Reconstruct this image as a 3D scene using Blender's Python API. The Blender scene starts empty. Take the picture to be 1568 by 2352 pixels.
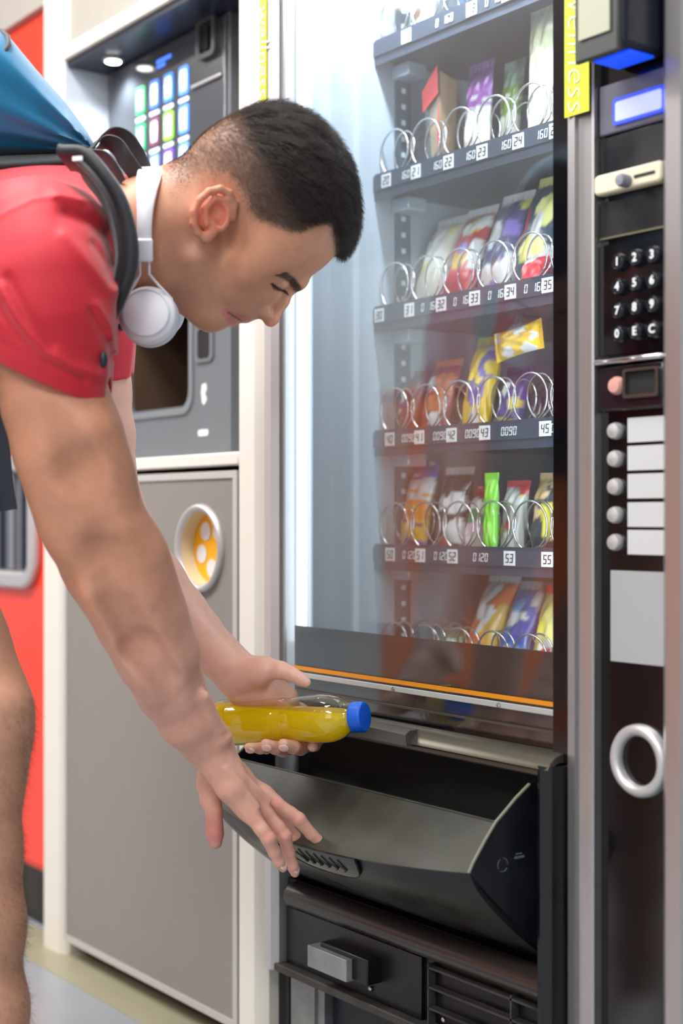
import bpy, bmesh, math, random
import numpy as np
from mathutils import Vector, Matrix

# ---------------------------------------------------------------- camera, light, exposure
S = bpy.context.scene
COL = S.collection
F = 3330.0                                   # focal length in pixels of the 1568x2352 frame
AL = math.atan(2486 / F)                     # angle between the line of sight and the wall
CA, SA = math.cos(AL), math.sin(AL)
CAM = Vector((0.0, -1.25, 0.85))
VIEW = Vector((-CA, SA, 0)); RIGHT = Vector((SA, CA, 0)); UP = Vector((0, 0, 1))
cd = bpy.data.cameras.new('camera'); cam = bpy.data.objects.new('camera', cd); COL.objects.link(cam)
cd.sensor_fit = 'VERTICAL'; cd.sensor_height = 36; cd.sensor_width = 24; cd.lens = F / 2352 * 36
cd.shift_y = 12 / 2352; cd.clip_start = 0.05
cam.matrix_world = Matrix((
    (RIGHT.x, UP.x, -VIEW.x, CAM.x), (RIGHT.y, UP.y, -VIEW.y, CAM.y), (RIGHT.z, UP.z, -VIEW.z, CAM.z), (0, 0, 0, 1)))
cd.dof.use_dof = True; cd.dof.focus_distance = 1.93; cd.dof.aperture_fstop = 2.6
S.camera = cam
S.view_settings.view_transform = 'Standard'; S.view_settings.look = 'None'
S.view_settings.gamma = 1.0; S.view_settings.use_curve_mapping = False
S.view_settings.exposure = 0.35
S.cycles.max_bounces = 8; S.cycles.transparent_max_bounces = 16; S.cycles.caustics_reflective = False
S.cycles.caustics_refractive = False; S.cycles.sample_clamp_indirect = 4.0
try:
    S.cycles.use_denoising = True
except Exception:
    pass
w = bpy.data.worlds.new('world'); S.world = w; w.use_nodes = True
w.node_tree.nodes['Background'].inputs[0].default_value = (0.86, 0.93, 1.0, 1)
w.node_tree.nodes['Background'].inputs[1].default_value = 0.5

def area(name, loc, to, sx, sy, power, col=(1, 1, 1)):
    l = bpy.data.lights.new(name, 'AREA'); l.shape = 'RECTANGLE'; l.size = sx; l.size_y = sy; l.energy = power; l.color = col
    o = bpy.data.objects.new(name, l); COL.objects.link(o)
    z = (Vector(loc) - Vector(to)).normalized(); y = Vector((0, 0, 1)) if abs(z.z) < .9 else Vector((0, 1, 0))
    x = y.cross(z).normalized(); y = z.cross(x)
    o.matrix_world = Matrix(((x.x, y.x, z.x, loc[0]), (x.y, y.y, z.y, loc[1]), (x.z, y.z, z.z, loc[2]), (0, 0, 0, 1))); return o

area('ceiling_or_fill_lamp', (-1.6, -0.9, 2.66), (-1.6, -0.9, 0), 1.2, 0.6, 36, (1, .98, .94))
area('ceiling_or_fill_lamp', (0.4, -2.2, 2.66), (0.4, -2.2, 0), 1.2, 0.6, 30, (1, .98, .94))
area('ceiling_or_fill_lamp', (-3.4, -1.6, 2.66), (-3.4, -1.6, 0), 1.2, 0.6, 30, (1, .98, .94))
area('ceiling_or_fill_lamp', (-1.4, -2.9, 2.66), (-1.4, -2.9, 0), 1.2, 0.6, 26, (1, .98, .94))

area('camera_side_fill', (1.6, -3.6, 1.9), (-1.6, -.5, .9), 1.6, 1.6, 15, (1, .97, .93))  # added fill from the camera side to brighten the man; no window there
area('ceiling_or_fill_lamp', (-4.3, -1.5, 2.66), (-4.3, -2.7, .7), 1.2, 0.4, 60, (1, .97, .92))  # added fill without a fixture, brightens the wooden counter for its reflection
area('ceiling_or_fill_lamp', (-7.5, -3.4, 2.66), (-7.9, -5.2, .8), 1.2, 0.4, 60, (1, .98, .95))  # added fill without a fixture, lifts the far wall mirrored in the glass

# ---------------------------------------------------------------- helpers
def P(px, py, y=0.0):
    """point of the plane y=const seen at a pixel"""
    u = (px - 784) / F; d = VIEW + RIGHT * u
    t = (y - CAM.y) / d.y
    return CAM + d * t + UP * (-(py - 1188) / F * t)
def Q(px, py, Z):
    """point seen at a pixel at depth Z"""
    return CAM + (VIEW + RIGHT * ((px - 784) / F)) * Z + UP * (-(py - 1188) / F * Z)
def X(px, y=0.0): return P(px, 1188, y).x
def Zh(px, py, y=0.0): return P(px, py, y).z

def srgb(r, g, b):
    f = lambda c: ((c / 255 + .055) / 1.055) ** 2.4 if c > 10 else c / 255 / 12.92
    return (f(r), f(g), f(b), 1)

def mat(name, col, rough=.5, metal=0, spec=.5, emit=None, estr=0, coat=0, noise=0, nscale=40, bump=0, bscale=200, alpha=1,
        sub=0, trans=0, ior=1.5, stretch=None, attr=None, rnoise=0, detail=4):
    m = bpy.data.materials.new(name); m.use_nodes = True; nt = m.node_tree; b = nt.nodes['Principled BSDF']
    I = b.inputs
    I['Base Color'].default_value = col; I['Roughness'].default_value = rough; I['Metallic'].default_value = metal
    I['Specular IOR Level'].default_value = spec; I['Coat Weight'].default_value = coat; I['Coat Roughness'].default_value = .08
    I['Alpha'].default_value = alpha; I['Transmission Weight'].default_value = trans; I['IOR'].default_value = ior
    if sub: I['Subsurface Weight'].default_value = sub; I['Subsurface Radius'].default_value = (.012, .004, .002); I['Subsurface Scale'].default_value = 1
    if emit: I['Emission Color'].default_value = emit; I['Emission Strength'].default_value = estr
    src = None
    if attr:
        a = nt.nodes.new('ShaderNodeAttribute'); a.attribute_name = attr; src = a.outputs['Color']
        nt.links.new(src, I['Base Color'])
    tc = nt.nodes.new('ShaderNodeTexCoord'); mp = nt.nodes.new('ShaderNodeMapping'); nt.links.new(tc.outputs['Object'], mp.inputs[0])
    if stretch: mp.inputs['Scale'].default_value = stretch
    if noise:
        n = nt.nodes.new('ShaderNodeTexNoise'); n.inputs['Scale'].default_value = nscale; n.inputs['Detail'].default_value = detail
        nt.links.new(mp.outputs[0], n.inputs[0])
        mr = nt.nodes.new('ShaderNodeMapRange'); mr.inputs['From Min'].default_value = .3; mr.inputs['From Max'].default_value = .7
        mr.inputs['To Min'].default_value = 1 - noise; mr.inputs['To Max'].default_value = 1 + noise
        nt.links.new(n.outputs[0], mr.inputs[0])
        mx = nt.nodes.new('ShaderNodeVectorMath'); mx.operation = 'SCALE'
        if src: nt.links.new(src, mx.inputs[0])
        else: mx.inputs[0].default_value = col[:3]
        nt.links.new(mr.outputs[0], mx.inputs['Scale']); nt.links.new(mx.outputs[0], I['Base Color'])
        if rnoise:
            m2 = nt.nodes.new('ShaderNodeMapRange'); m2.inputs['From Min'].default_value = .3; m2.inputs['From Max'].default_value = .7
            m2.inputs['To Min'].default_value = max(0, rough - rnoise); m2.inputs['To Max'].default_value = rough + rnoise
            nt.links.new(n.outputs[0], m2.inputs[0]); nt.links.new(m2.outputs[0], I['Roughness'])
    if bump:
        n2 = nt.nodes.new('ShaderNodeTexNoise'); n2.inputs['Scale'].default_value = bscale; n2.inputs['Detail'].default_value = 3
        nt.links.new(mp.outputs[0], n2.inputs[0])
        bp = nt.nodes.new('ShaderNodeBump'); bp.inputs['Strength'].default_value = bump; bp.inputs['Distance'].default_value = .002
        nt.links.new(n2.outputs[0], bp.inputs['Height']); nt.links.new(bp.outputs[0], I['Normal'])
    return m

def glass_mat(name, tint=(1, 1, 1, 1), boost=1.0, rough=0.0, haze=0.0):
    """thin clear pane: reflects by angle on either side, lets the rest straight through"""
    m = bpy.data.materials.new(name); m.use_nodes = True; nt = m.node_tree; nt.nodes.clear(); L = nt.links.new
    o = nt.nodes.new('ShaderNodeOutputMaterial'); t = nt.nodes.new('ShaderNodeBsdfTransparent'); t.inputs[0].default_value = tint
    g = nt.nodes.new('ShaderNodeBsdfGlossy'); g.inputs['Roughness'].default_value = rough
    ge = nt.nodes.new('ShaderNodeNewGeometry'); dt = nt.nodes.new('ShaderNodeVectorMath'); dt.operation = 'DOT_PRODUCT'
    L(ge.outputs['Incoming'], dt.inputs[0]); L(ge.outputs['Normal'], dt.inputs[1])
    def mth(op, a, b=None):
        n = nt.nodes.new('ShaderNodeMath'); n.operation = op; n.use_clamp = op == 'MULTIPLY_ADD'
        if isinstance(a, float): n.inputs[0].default_value = a
        else: L(a, n.inputs[0])
        if b is not None: n.inputs[1].default_value = b
        return n
    ab = mth('ABSOLUTE', dt.outputs['Value']); inv = nt.nodes.new('ShaderNodeMath'); inv.operation = 'SUBTRACT'; inv.inputs[0].default_value = 1; L(ab.outputs[0], inv.inputs[1])
    pw = mth('POWER', inv.outputs[0], 5.0); f = mth('MULTIPLY_ADD', pw.outputs[0], .96 * boost); f.inputs[2].default_value = .04 * boost
    mx = nt.nodes.new('ShaderNodeMixShader'); L(f.outputs[0], mx.inputs[0])
    if haze:  # patchy pale diffuse for dust and the veil of the room's reflection
        d = nt.nodes.new('ShaderNodeBsdfDiffuse'); d.inputs[0].default_value = (.8, .85, .9, 1)
        n = nt.nodes.new('ShaderNodeTexNoise'); n.inputs['Scale'].default_value = 3; tc = nt.nodes.new('ShaderNodeTexCoord'); L(tc.outputs['Object'], n.inputs[0])
        mm = nt.nodes.new('ShaderNodeMath'); mm.operation = 'MULTIPLY'; mm.inputs[1].default_value = haze; L(n.outputs[0], mm.inputs[0])
        m2 = nt.nodes.new('ShaderNodeMixShader'); L(mm.outputs[0], m2.inputs[0]); L(t.outputs[0], m2.inputs[1]); L(d.outputs[0], m2.inputs[2]); L(m2.outputs[0], mx.inputs[1])
    else:
        L(t.outputs[0], mx.inputs[1])
    L(g.outputs[0], mx.inputs[2]); L(mx.outputs[0], o.inputs[0]); return m

class MB:
    def __init__(s): s.v = []; s.f = []; s.m = []
    def add(s, vs, fs, m=0):
        o = len(s.v); s.v += [tuple(v) for v in vs]; s.f += [tuple(i + o for i in f) for f in fs]; s.m += [m] * len(fs); return s
    def box(s, x0, x1, y0, y1, z0, z1, m=0):
        x0, x1 = sorted((x0, x1)); y0, y1 = sorted((y0, y1)); z0, z1 = sorted((z0, z1))
        vs = [(x0, y0, z0), (x1, y0, z0), (x1, y1, z0), (x0, y1, z0), (x0, y0, z1), (x1, y0, z1), (x1, y1, z1), (x0, y1, z1)]
        return s.add(vs, [(0, 3, 2, 1), (4, 5, 6, 7), (0, 1, 5, 4), (1, 2, 6, 5), (2, 3, 7, 6), (3, 0, 4, 7)], m)
    def loft(s, rings, m=0, cap=True, closed=True):
        n = len(rings[0]); vs = [p for r in rings for p in r]; fs = []
        for i in range(len(rings) - 1):
            for j in range(n if closed else n - 1):
                k = (j + 1) % n; fs.append((i * n + j, i * n + k, (i + 1) * n + k, (i + 1) * n + j))
        if cap and closed:
            fs.append(tuple(range(n - 1, -1, -1))); fs.append(tuple((len(rings) - 1) * n + j for j in range(n)))
        return s.add(vs, fs, m)
    def prism(s, poly, axis, lo, hi, m=0):
        """poly: 2D points; axis 'x','y','z' is the extrusion axis"""
        def mk(a, b, c): return {'x': (c, a, b), 'y': (a, c, b), 'z': (a, b, c)}[axis]
        return s.loft([[mk(a, b, lo) for a, b in poly], [mk(a, b, hi) for a, b in poly]], m)
    def tube(s, pts, r, n=8, m=0, closed=False, cap=True):
        pts = [Vector(p) for p in pts]; rs = r if isinstance(r, (list, tuple)) else [r] * len(pts); rings = []
        nrm = None
        for i, p in enumerate(pts):
            a = pts[i - 1] if (i > 0 or closed) else p; b = pts[(i + 1) % len(pts)] if (i < len(pts) - 1 or closed) else p
            t = (b - a).normalized()
            if nrm is None: nrm = t.orthogonal().normalized()
            nrm = (nrm - t * nrm.dot(t)); nrm = nrm.normalized() if nrm.length > 1e-6 else t.orthogonal().normalized()
            bi = t.cross(nrm)
            rings.append([p + (nrm * math.cos(2 * math.pi * k / n) + bi * math.sin(2 * math.pi * k / n)) * rs[i] for k in range(n)])
        if closed: rings.append(rings[0])
        return s.loft(rings, m, cap=cap and not closed)
    def ribbon(s, pts, wdir, width, thick, m=0):
        """flat band swept along pts; wdir(s) = direction(s) of its width"""
        pts = [Vector(p) for p in pts]; N = len(pts); rings = []
        for i, p in enumerate(pts):
            t = (pts[min(i + 1, N - 1)] - pts[max(i - 1, 0)]).normalized()
            wd = Vector(wdir[i] if isinstance(wdir, list) else wdir); wd = (wd - t * wd.dot(t)).normalized(); nn = t.cross(wd)
            W = width[i] if isinstance(width, list) else width; T = thick[i] if isinstance(thick, list) else thick
            rings.append([p + wd * a * W / 2 + nn * b * T / 2 for a, b in ((-1, -.5), (-.85, -1), (0, -1.08), (.85, -1), (1, -.5), (1, .5), (.85, 1), (0, 1.08), (-.85, 1), (-1, .5))])
        return s.loft(rings, m)
    def lathe(s, prof, o, ax, n=32, m=0, cap=True, sx=1.0, ref=None):
        o = Vector(o); ax = Vector(ax).normalized(); a = Vector(ref).normalized() if ref else ax.orthogonal().normalized(); b = ax.cross(a)
        return s.loft([[o + ax * h + (a * math.cos(2 * math.pi * k / n) * sx + b * math.sin(2 * math.pi * k / n)) * max(r, 1e-5) for k in range(n)] for r, h in prof], m, cap=cap)
    def ball(s, c, rx, ry, rz, n=16, m=0, R=None):
        rings = []
        for i in range(1, n):
            th = math.pi * i / n; ring = []
            for k in range(n * 2):
                ph = math.pi * k / n
                v = Vector((rx * math.sin(th) * math.cos(ph), ry * math.sin(th) * math.sin(ph), rz * math.cos(th)))
                if R: v = R @ v
                ring.append(Vector(c) + v)
            rings.append(ring[::-1])
        return s.loft(rings, m)
    def build(s, name, mats, parent=None, bevel=0, seg=2, smooth=False, subdiv=0, origin=None, recalc=True):
        me = bpy.data.meshes.new(name); me.from_pydata([tuple(v) for v in s.v], [], s.f); me.validate()
        mats = mats if isinstance(mats, list) else [mats]
        for x in mats: me.materials.append(x)
        if len(s.m) == len(me.polygons): me.polygons.foreach_set('material_index', s.m)
        if recalc:
            bm = bmesh.new(); bm.from_mesh(me); bmesh.ops.recalc_face_normals(bm, faces=bm.faces); bm.to_mesh(me); bm.free()
        if smooth or bevel:
            me.shade_smooth(); me.set_sharp_from_angle(angle=math.radians(40 if smooth is True or not smooth else smooth))
        o = bpy.data.objects.new(name, me); COL.objects.link(o)
        if parent is not None:
            o.parent = parent; me.transform(Matrix.Translation(-parent_world(parent)))
        elif origin is not None:
            me.transform(Matrix.Translation(-Vector(origin))); o.location = origin
        if bevel:
            b = o.modifiers.new('b', 'BEVEL'); b.width = bevel; b.segments = seg; b.limit_method = 'ANGLE'; b.angle_limit = math.radians(40); b.harden_normals = False
        if subdiv:
            b = o.modifiers.new('s', 'SUBSURF'); b.levels = subdiv; b.render_levels = subdiv
        return o

def parent_world(p):
    v = Vector((0, 0, 0))
    while p is not None: v += p.location; p = p.parent
    return v
def thing(name, label, cat, loc=(0, 0, 0), group=None):
    o = bpy.data.objects.new(name, None); COL.objects.link(o); o.location = loc; o.empty_display_size = .05
    return tag(o, label, cat, group)
def tag(o, label, cat, group=None):
    o['label'] = label; o['category'] = cat
    if group: o['group'] = group
    return o
def struct(o): o['kind'] = 'structure'; return o
def text(name, body, loc, size, m, parent, rot=(math.pi / 2, 0, 0), ext=.0003, align='CENTER', shear=0, sx=1.0, bold=0):
    c = bpy.data.curves.new(name, 'FONT'); c.body = body; c.size = size; c.align_x = align; c.align_y = 'CENTER'; c.extrude = ext; c.shear = shear; c.offset = bold; c.resolution_u = 3
    o = bpy.data.objects.new(name, c); COL.objects.link(o)
    me = bpy.data.meshes.new_from_object(o.evaluated_get(bpy.context.evaluated_depsgraph_get())); bpy.data.objects.remove(o)
    me.materials.clear(); me.materials.append(m)
    o = bpy.data.objects.new(name, me); COL.objects.link(o); o.parent = parent
    o.location = Vector(loc) - (parent_world(parent) if parent else Vector()); o.rotation_euler = rot; o.scale = (sx, 1, 1); return o
def rrect(x0, x1, z0, z1, r, n=5):
    pts = []
    for cx, cz, a0 in ((x1 - r, z1 - r, 0), (x0 + r, z1 - r, 90), (x0 + r, z0 + r, 180), (x1 - r, z0 + r, 270)):
        for i in range(n + 1):
            a = math.radians(a0 + 90 * i / n); pts.append((cx + r * math.cos(a), cz + r * math.sin(a)))
    return pts
def frame_ring(mb, outer, inner, y0, y1, m=0):
    """a flat ring between two outlines with the same point count, extruded in y"""
    n = len(outer)
    vs = [(a, y0, b) for a, b in outer] + [(a, y0, b) for a, b in inner] + [(a, y1, b) for a, b in outer] + [(a, y1, b) for a, b in inner]; fs = []
    for i in range(n):
        j = (i + 1) % n
        fs += [(i, j, n + j, n + i), (2 * n + j, 2 * n + i, 3 * n + i, 3 * n + j), (i, 2 * n + i, 2 * n + j, j), (n + j, 3 * n + j, 3 * n + i, n + i)]
    return mb.add(vs, fs, m)

SEG = {'0': 'abcdef', '1': 'bc', '2': 'abged', '3': 'abgcd', '4': 'fgbc', '5': 'afgcd', '6': 'afgedc', '7': 'abc', '8': 'abcdefg', '9': 'abcdfg', 'E': 'afged', 'C': 'afed', ' ': ''}
def seg_text(mb, s, x, y, z, h, m=0):
    """slanted seven-segment digits on a plane y=const, centred on (x,z)"""
    wd = h * .5; t = h * .11; adv = wd * 1.35; x0 = x - adv * len(s) / 2 + .15 * wd
    for ch in s:
        def q(xa, xb, za, zb):
            vs = [(x0 + a + (b) * .12, yy, z - h / 2 + b) for yy in (y, y - .0004) for a, b in ((xa, za), (xb, za), (xb, zb), (xa, zb))]
            mb.add(vs, [(0, 1, 2, 3), (7, 6, 5, 4), (0, 4, 5, 1), (1, 5, 6, 2), (2, 6, 7, 3), (3, 7, 4, 0)], m)
        g = t * .35
        D = {'a': (g, wd - g, h - t, h), 'd': (g, wd - g, 0, t), 'g': (g, wd - g, h / 2 - t / 2, h / 2 + t / 2), 'f': (0, t, h / 2 + g, h - g), 'b': (wd - t, wd, h / 2 + g, h - g),
             'e': (0, t, g, h / 2 - g), 'c': (wd - t, wd, g, h / 2 - g)}
        for k in SEG[ch]: q(*D[k])
        x0 += adv
# ---------------------------------------------------------------- materials
M = {}
M['post'] = mat('white_lacquer', srgb(226, 224, 216), .45, bump=.02)
M['postshade'] = mat('grey_lacquer', srgb(168, 170, 168), .5)
M['lam'] = mat('grey_laminate', srgb(138, 134, 130), .55, noise=.05, nscale=60, stretch=(6, 1, .25), bump=.03, bscale=120)
M['lam2'] = mat('pale_laminate', srgb(176, 172, 164), .5, noise=.04, nscale=60, stretch=(6, 1, .25))
M['edge'] = mat('door_edging', srgb(188, 186, 184), .4)
M['dark'] = mat('dark_gap', srgb(22, 22, 22), .8)
M['blk'] = mat('black_gloss', srgb(10, 10, 14), .12, coat=.3, noise=.1, nscale=8)
M['blks'] = mat('black_satin', srgb(13, 14, 18), .34, noise=.25, nscale=14, rnoise=.12, bump=.04, bscale=300)
M['flap'] = mat('scuffed_black_plastic', srgb(54, 56, 50), .38, noise=.35, nscale=12, rnoise=.12, bump=.06, bscale=260)
M['dust'] = mat('dusty_black_metal', srgb(58, 56, 54), .6, noise=.5, nscale=22, detail=8)
M['alu'] = mat('brushed_aluminium', srgb(186, 183, 184), .33, metal=.85, noise=.04, nscale=60, stretch=(12, 1, .1))
M['alu2'] = mat('satin_aluminium', srgb(204, 202, 204), .42, metal=.6)
M['steel'] = mat('galvanised_steel', srgb(150, 154, 156), .42, metal=.75, noise=.12, nscale=30)
M['bronze'] = mat('bronze_metal', srgb(104, 101, 90), .34, metal=.7, noise=.03, nscale=20)
M['chrome'] = mat('chrome', srgb(215, 215, 220), .12, metal=1)
M['wire'] = mat('steel_wire', srgb(225, 225, 225), .18, metal=.95)
M['inner'] = mat('pale_cabinet_wall', srgb(178, 190, 202), .5)
M['tray'] = mat('dark_grey_tray', srgb(46, 58, 76), .45)
M['white'] = mat('white_plastic', srgb(236, 236, 236), .4)
M['label'] = mat('white_label', srgb(238, 240, 240), .5)
M['label2'] = mat('grey_white_label', srgb(196, 197, 199), .45)
M['ink'] = mat('black_print', srgb(20, 20, 20), .6)
M['grey'] = mat('grey_plate', srgb(164, 166, 170), .35, coat=.2)
M['cream'] = mat('cream_plastic', srgb(222, 212, 186), .35)
M['yellow'] = mat('yellow_sticker', srgb(214, 222, 40), .4)
M['wink'] = mat('white_print', srgb(240, 244, 220), .5)
M['orange'] = mat('orange_print', srgb(222, 140, 16), .4)
M['red'] = mat('red_enamel', srgb(246, 58, 26), .35, coat=.3)
M['cof'] = mat('anthracite_plastic', srgb(104, 108, 114), .42)
M['cofd'] = mat('screen_glass', srgb(74, 78, 84), .14, coat=.4)
M['navy'] = mat('navy_plastic', srgb(22, 28, 46), .4)
M['led'] = mat('led_strip', srgb(240, 248, 255), .5, emit=(.8, .92, 1, 1), estr=1.0)
M['spot'] = mat('spotlight', srgb(255, 255, 255), .5, emit=(1, .98, .95, 1), estr=12)
M['pink'] = mat('pink_lens', srgb(216, 160, 150), .2, coat=.5)
M['floor'] = mat('floor_blue_grey', srgb(150, 158, 164), .3, noise=.05, nscale=6)
M['floor2'] = mat('floor_olive', srgb(160, 156, 132), .35, noise=.05, nscale=6)
M['wallp'] = mat('pale_wall', srgb(205, 206, 206), .7)
M['ceil'] = mat('white_ceiling', srgb(225, 225, 222), .8)
M['wood'] = mat('orange_wood', srgb(206, 106, 26), .45, noise=.12, nscale=14, stretch=(1, 1, .15))
M['green'] = mat('dark_green_board', srgb(30, 82, 74), .4)
M['glass'] = glass_mat('door_glass', (.97, .985, .99, 1), 2.2, 0.0, .03)
M['glass2'] = glass_mat('inner_door_glass', (.97, .985, .99, 1), 1.6, 0.0, .0)
M['cglass'] = glass_mat('clear_glass', (.95, .97, .97, 1), 1.5)
def emis(n, c, s): return mat(n, c, .5, emit=c, estr=s)

# ---------------------------------------------------------------- room
PX0, PX1 = -2.658, -2.571      # left post
RX0, RX1 = -1.944, -1.879      # right post
o = struct(MB().box(-9, 5, -6, .95, -.05, 0).build('floor', M['floor']))
struct(MB().box(-6.0, 3, -.064, .04, 0, .0015).build('trim_2', M['floor2']))
struct(MB().box(-9, 5, -6, .95, 2.7, 2.75).build('ceiling', M['ceil']))
struct(MB().box(-6.0, 5, .9, .95, 0, 2.7).build('wall_back', M['wallp']))
struct(MB().box(-9, 5, -5.35, -5.25, 0, 2.7).build('wall_front', M['wallp']))
for lx, ly in ((-1.6, -.9), (.4, -2.2), (-3.4, -1.6), (-1.4, -2.9)):
    t = thing('ceiling_light', 'white ceiling light panel %s' % {-1.6: 'above the vending machine', .4: 'right of the vending machines', -3.4: 'above the red machine', -1.4: 'far from the machines, mid room'}[lx], 'light', (lx, ly, 2.7))
    mb = MB(); frame_ring(mb, rrect(lx - .66, lx + .66, -.36, .36, .01, 1), rrect(lx - .61, lx + .61, -.31, .31, .01, 1), 0, .03)
    mb.v = [(a, ly + c, 2.67 + b) for a, b, c in mb.v]; mb.build('frame', M['white'], t)
    MB().box(lx - .61, lx + .61, ly - .31, ly + .31, 2.69, 2.698).build('diffuser', emis('lamp_diffuser', (1, .99, .96, 1), 4), t)
# furniture on the far side of the room, seen only in the glass
t = thing('wooden_counter', 'orange wooden cabinet row reflected in the glass door', 'counter', (-3.9, -3, 0))
MB().box(-5.08, -2.6, -3.22, -2.76, .0, 1.38).build('body', M['wood'], t, bevel=.01)
MB().box(-5.09, -2.59, -3.23, -2.74, 1.38, 1.41).build('worktop', M['wood'], t, bevel=.008)
for i in range(3):
    MB().box(-5.06 + i * .82, -4.26 + i * .82, -2.765, -2.75, .03, 1.36).build('door', M['wood'], t, bevel=.005)
t = thing('exit_sign', 'small green sign hanging from the ceiling, seen only as a reflection', 'sign', (-3.75, -1.5, 2.3))
a_ = math.atan2(-.591, -.807) + .22; dx, dy = math.cos(a_), math.sin(a_)
MB().prism([(-3.75 - dx * .14 - dy * .012, -1.5 - dy * .14 + dx * .012), (-3.75 + dx * .14 - dy * .012, -1.5 + dy * .14 + dx * .012), (-3.75 + dx * .14 + dy * .012, -1.5 + dy * .14 - dx * .012), (-3.75 - dx * .14 + dy * .012, -1.5 - dy * .14 - dx * .012)], 'z', 2.22, 2.38).build('panel', M['green'], t)
MB().tube([(-3.75, -1.5, 2.38), (-3.75, -1.5, 2.7)], .004, 8).build('hanger', M['steel'], t)

# frame posts and rails of the machine alcoves
def post(x0, x1, name):
    d = .09
    pr = [(x0, .02), (x0, 0), (x0 + .004, -.004), (x1 - .018, -.004), (x1 - .012, .0), (x1, .012), (x1, .6), (x0, .6)]
    return struct(MB().prism(pr, 'z', 0, 2.69).build(name, M['post'], smooth=30))
post(PX0, PX1, 'trim_3'); post(RX0, RX1 + .0, 'trim_4')
zt = 1.733
struct(MB().box(PX1, RX0, -.004, .6, zt, zt + .028).build('trim_5', M['post'], bevel=.003))
struct(MB().box(PX1, RX0, -.004, .6, .933, .9545).build('trim_6', M['post'], bevel=.003))
struct(MB().box(PX1, RX0, .012, .05, zt + .028, 2.69).build('wall_left', M['lam2']))
struct(MB().box(PX1, PX1 + .004, .0, .6, .955, zt).build('trim_7', mat('alcove_side', srgb(206, 214, 226), .35)))
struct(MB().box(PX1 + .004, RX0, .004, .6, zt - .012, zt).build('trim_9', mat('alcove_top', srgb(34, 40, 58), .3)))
struct(MB().box(PX1, RX0, .58, .6, .0, zt).build('wall_right', M['dark']))
struct(MB().box(RX1, RX1 + .016, .03, .6, 0, 2.69).build('trim_8', M['dark']))  # dark filler standing in for the shaded gap beside the machine
struct(MB().box(-6, PX0, -.002, .05, 1.868, 2.69).build('wall_panel', M['lam2']))

struct(MB().box(RX1 + .016, -1.0, .03, .05, 1.86, 2.69).build('trim_10', M['lam2']))
# ---------------------------------------------------------------- waste cabinet under the coffee machine
t = thing('waste_cabinet', 'grey laminate cabinet with round yellow waste hole under the coffee machine', 'cabinet', ((PX1 + RX0) / 2, .2, 0))
x0, x1 = PX1 + .005, RX0 - .003; z0, z1 = .034, .925
hc = P(463, 1259); hr = .0665
# front panel with a real round hole
mb = MB(); n = 48
circ = [(hc.x + (hr - .004) * math.cos(2 * math.pi * i / n), hc.z + (hr - .004) * math.sin(2 * math.pi * i / n)) for i in range(n)]
def onrect(a, b):
    dx, dz = a - hc.x, b - hc.z; k = min(((x1 - hc.x) / dx if dx > 1e-9 else (x0 - hc.x) / dx if dx < -1e-9 else 1e9), ((z1 - hc.z) / dz if dz > 1e-9 else (z0 - hc.z) / dz if dz < -1e-9 else 1e9)); return (hc.x + dx * k, hc.z + dz * k)
outer = [onrect(a, b) for a, b in circ]
for cx, cz in ((x0, z0), (x0, z1), (x1, z0), (x1, z1)):
    i = min(range(n), key=lambda i: (outer[i][0] - cx) ** 2 + (outer[i][1] - cz) ** 2); outer[i] = (cx, cz)
frame_ring(mb, outer, circ, -.002, .018); door = mb.build('door', M['lam'], t)
mb = MB(); frame_ring(mb, [(x0, z0), (x1, z0), (x1, z1), (x0, z1)], [(x0 + .012, z0 + .012), (x1 - .012, z0 + .012), (x1 - .012, z1 - .012), (x0 + .012, z1 - .012)], -.0045, -.002); mb.build('edging', M['edge'], door)
mb = MB(); mb.box(x0, x1, .55, .57, .03, .925); mb.box(x0, x0 + .012, .02, .55, .03, .925); mb.box(x1 - .012, x1, .02, .55, .03, .925); mb.box(x0 + .012, x1 - .012, .02, .55, .03, .042); mb.box(x0, x1, .05, .5, 0, .03, 1)
mb.build('carcass', [M['lam'], M['dark']], t)
c = (hc.x, 0, hc.z)
MB().lathe([(hr - .006, .004), (hr - .006, -.004), (hr - .001, -.011), (hr + .004, -.011), (hr + .007, -.006), (hr + .007, -.0015)], (hc.x, 0, hc.z), (0, 1, 0), 48, cap=False).build('hole_rim', M['alu2'], t, smooth=60)
MB().lathe([(hr - .006, -.003), (hr - .008, .021)], (hc.x, 0, hc.z), (0, 1, 0), 40, cap=False).build('hole_sleeve', mat('cream_sleeve', srgb(212, 196, 160), .35), t, smooth=60)
liner = MB().lathe([(hr - .008, .020), (.0, .021)], (hc.x, 0, hc.z), (0, 1, 0), 40, cap=False).build('chute_plate', mat('yellow_plate', srgb(244, 178, 8), .4), t)
mb = MB()
for k in range(5):        # white petals of the printed cup emblem around a star
    a = math.radians(90 + 36 + 72 * k); ca, sa = math.cos(a), math.sin(a)
    mb.lathe([(.0155, 0), (.0155, -.0008), (.0001, -.0008)], (hc.x + .034 * ca, .0200, hc.z + .034 * sa), (0, 1, 0), 20)
mb.build('emblem', mat('emblem_white', srgb(226, 224, 226), .5), liner)

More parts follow.
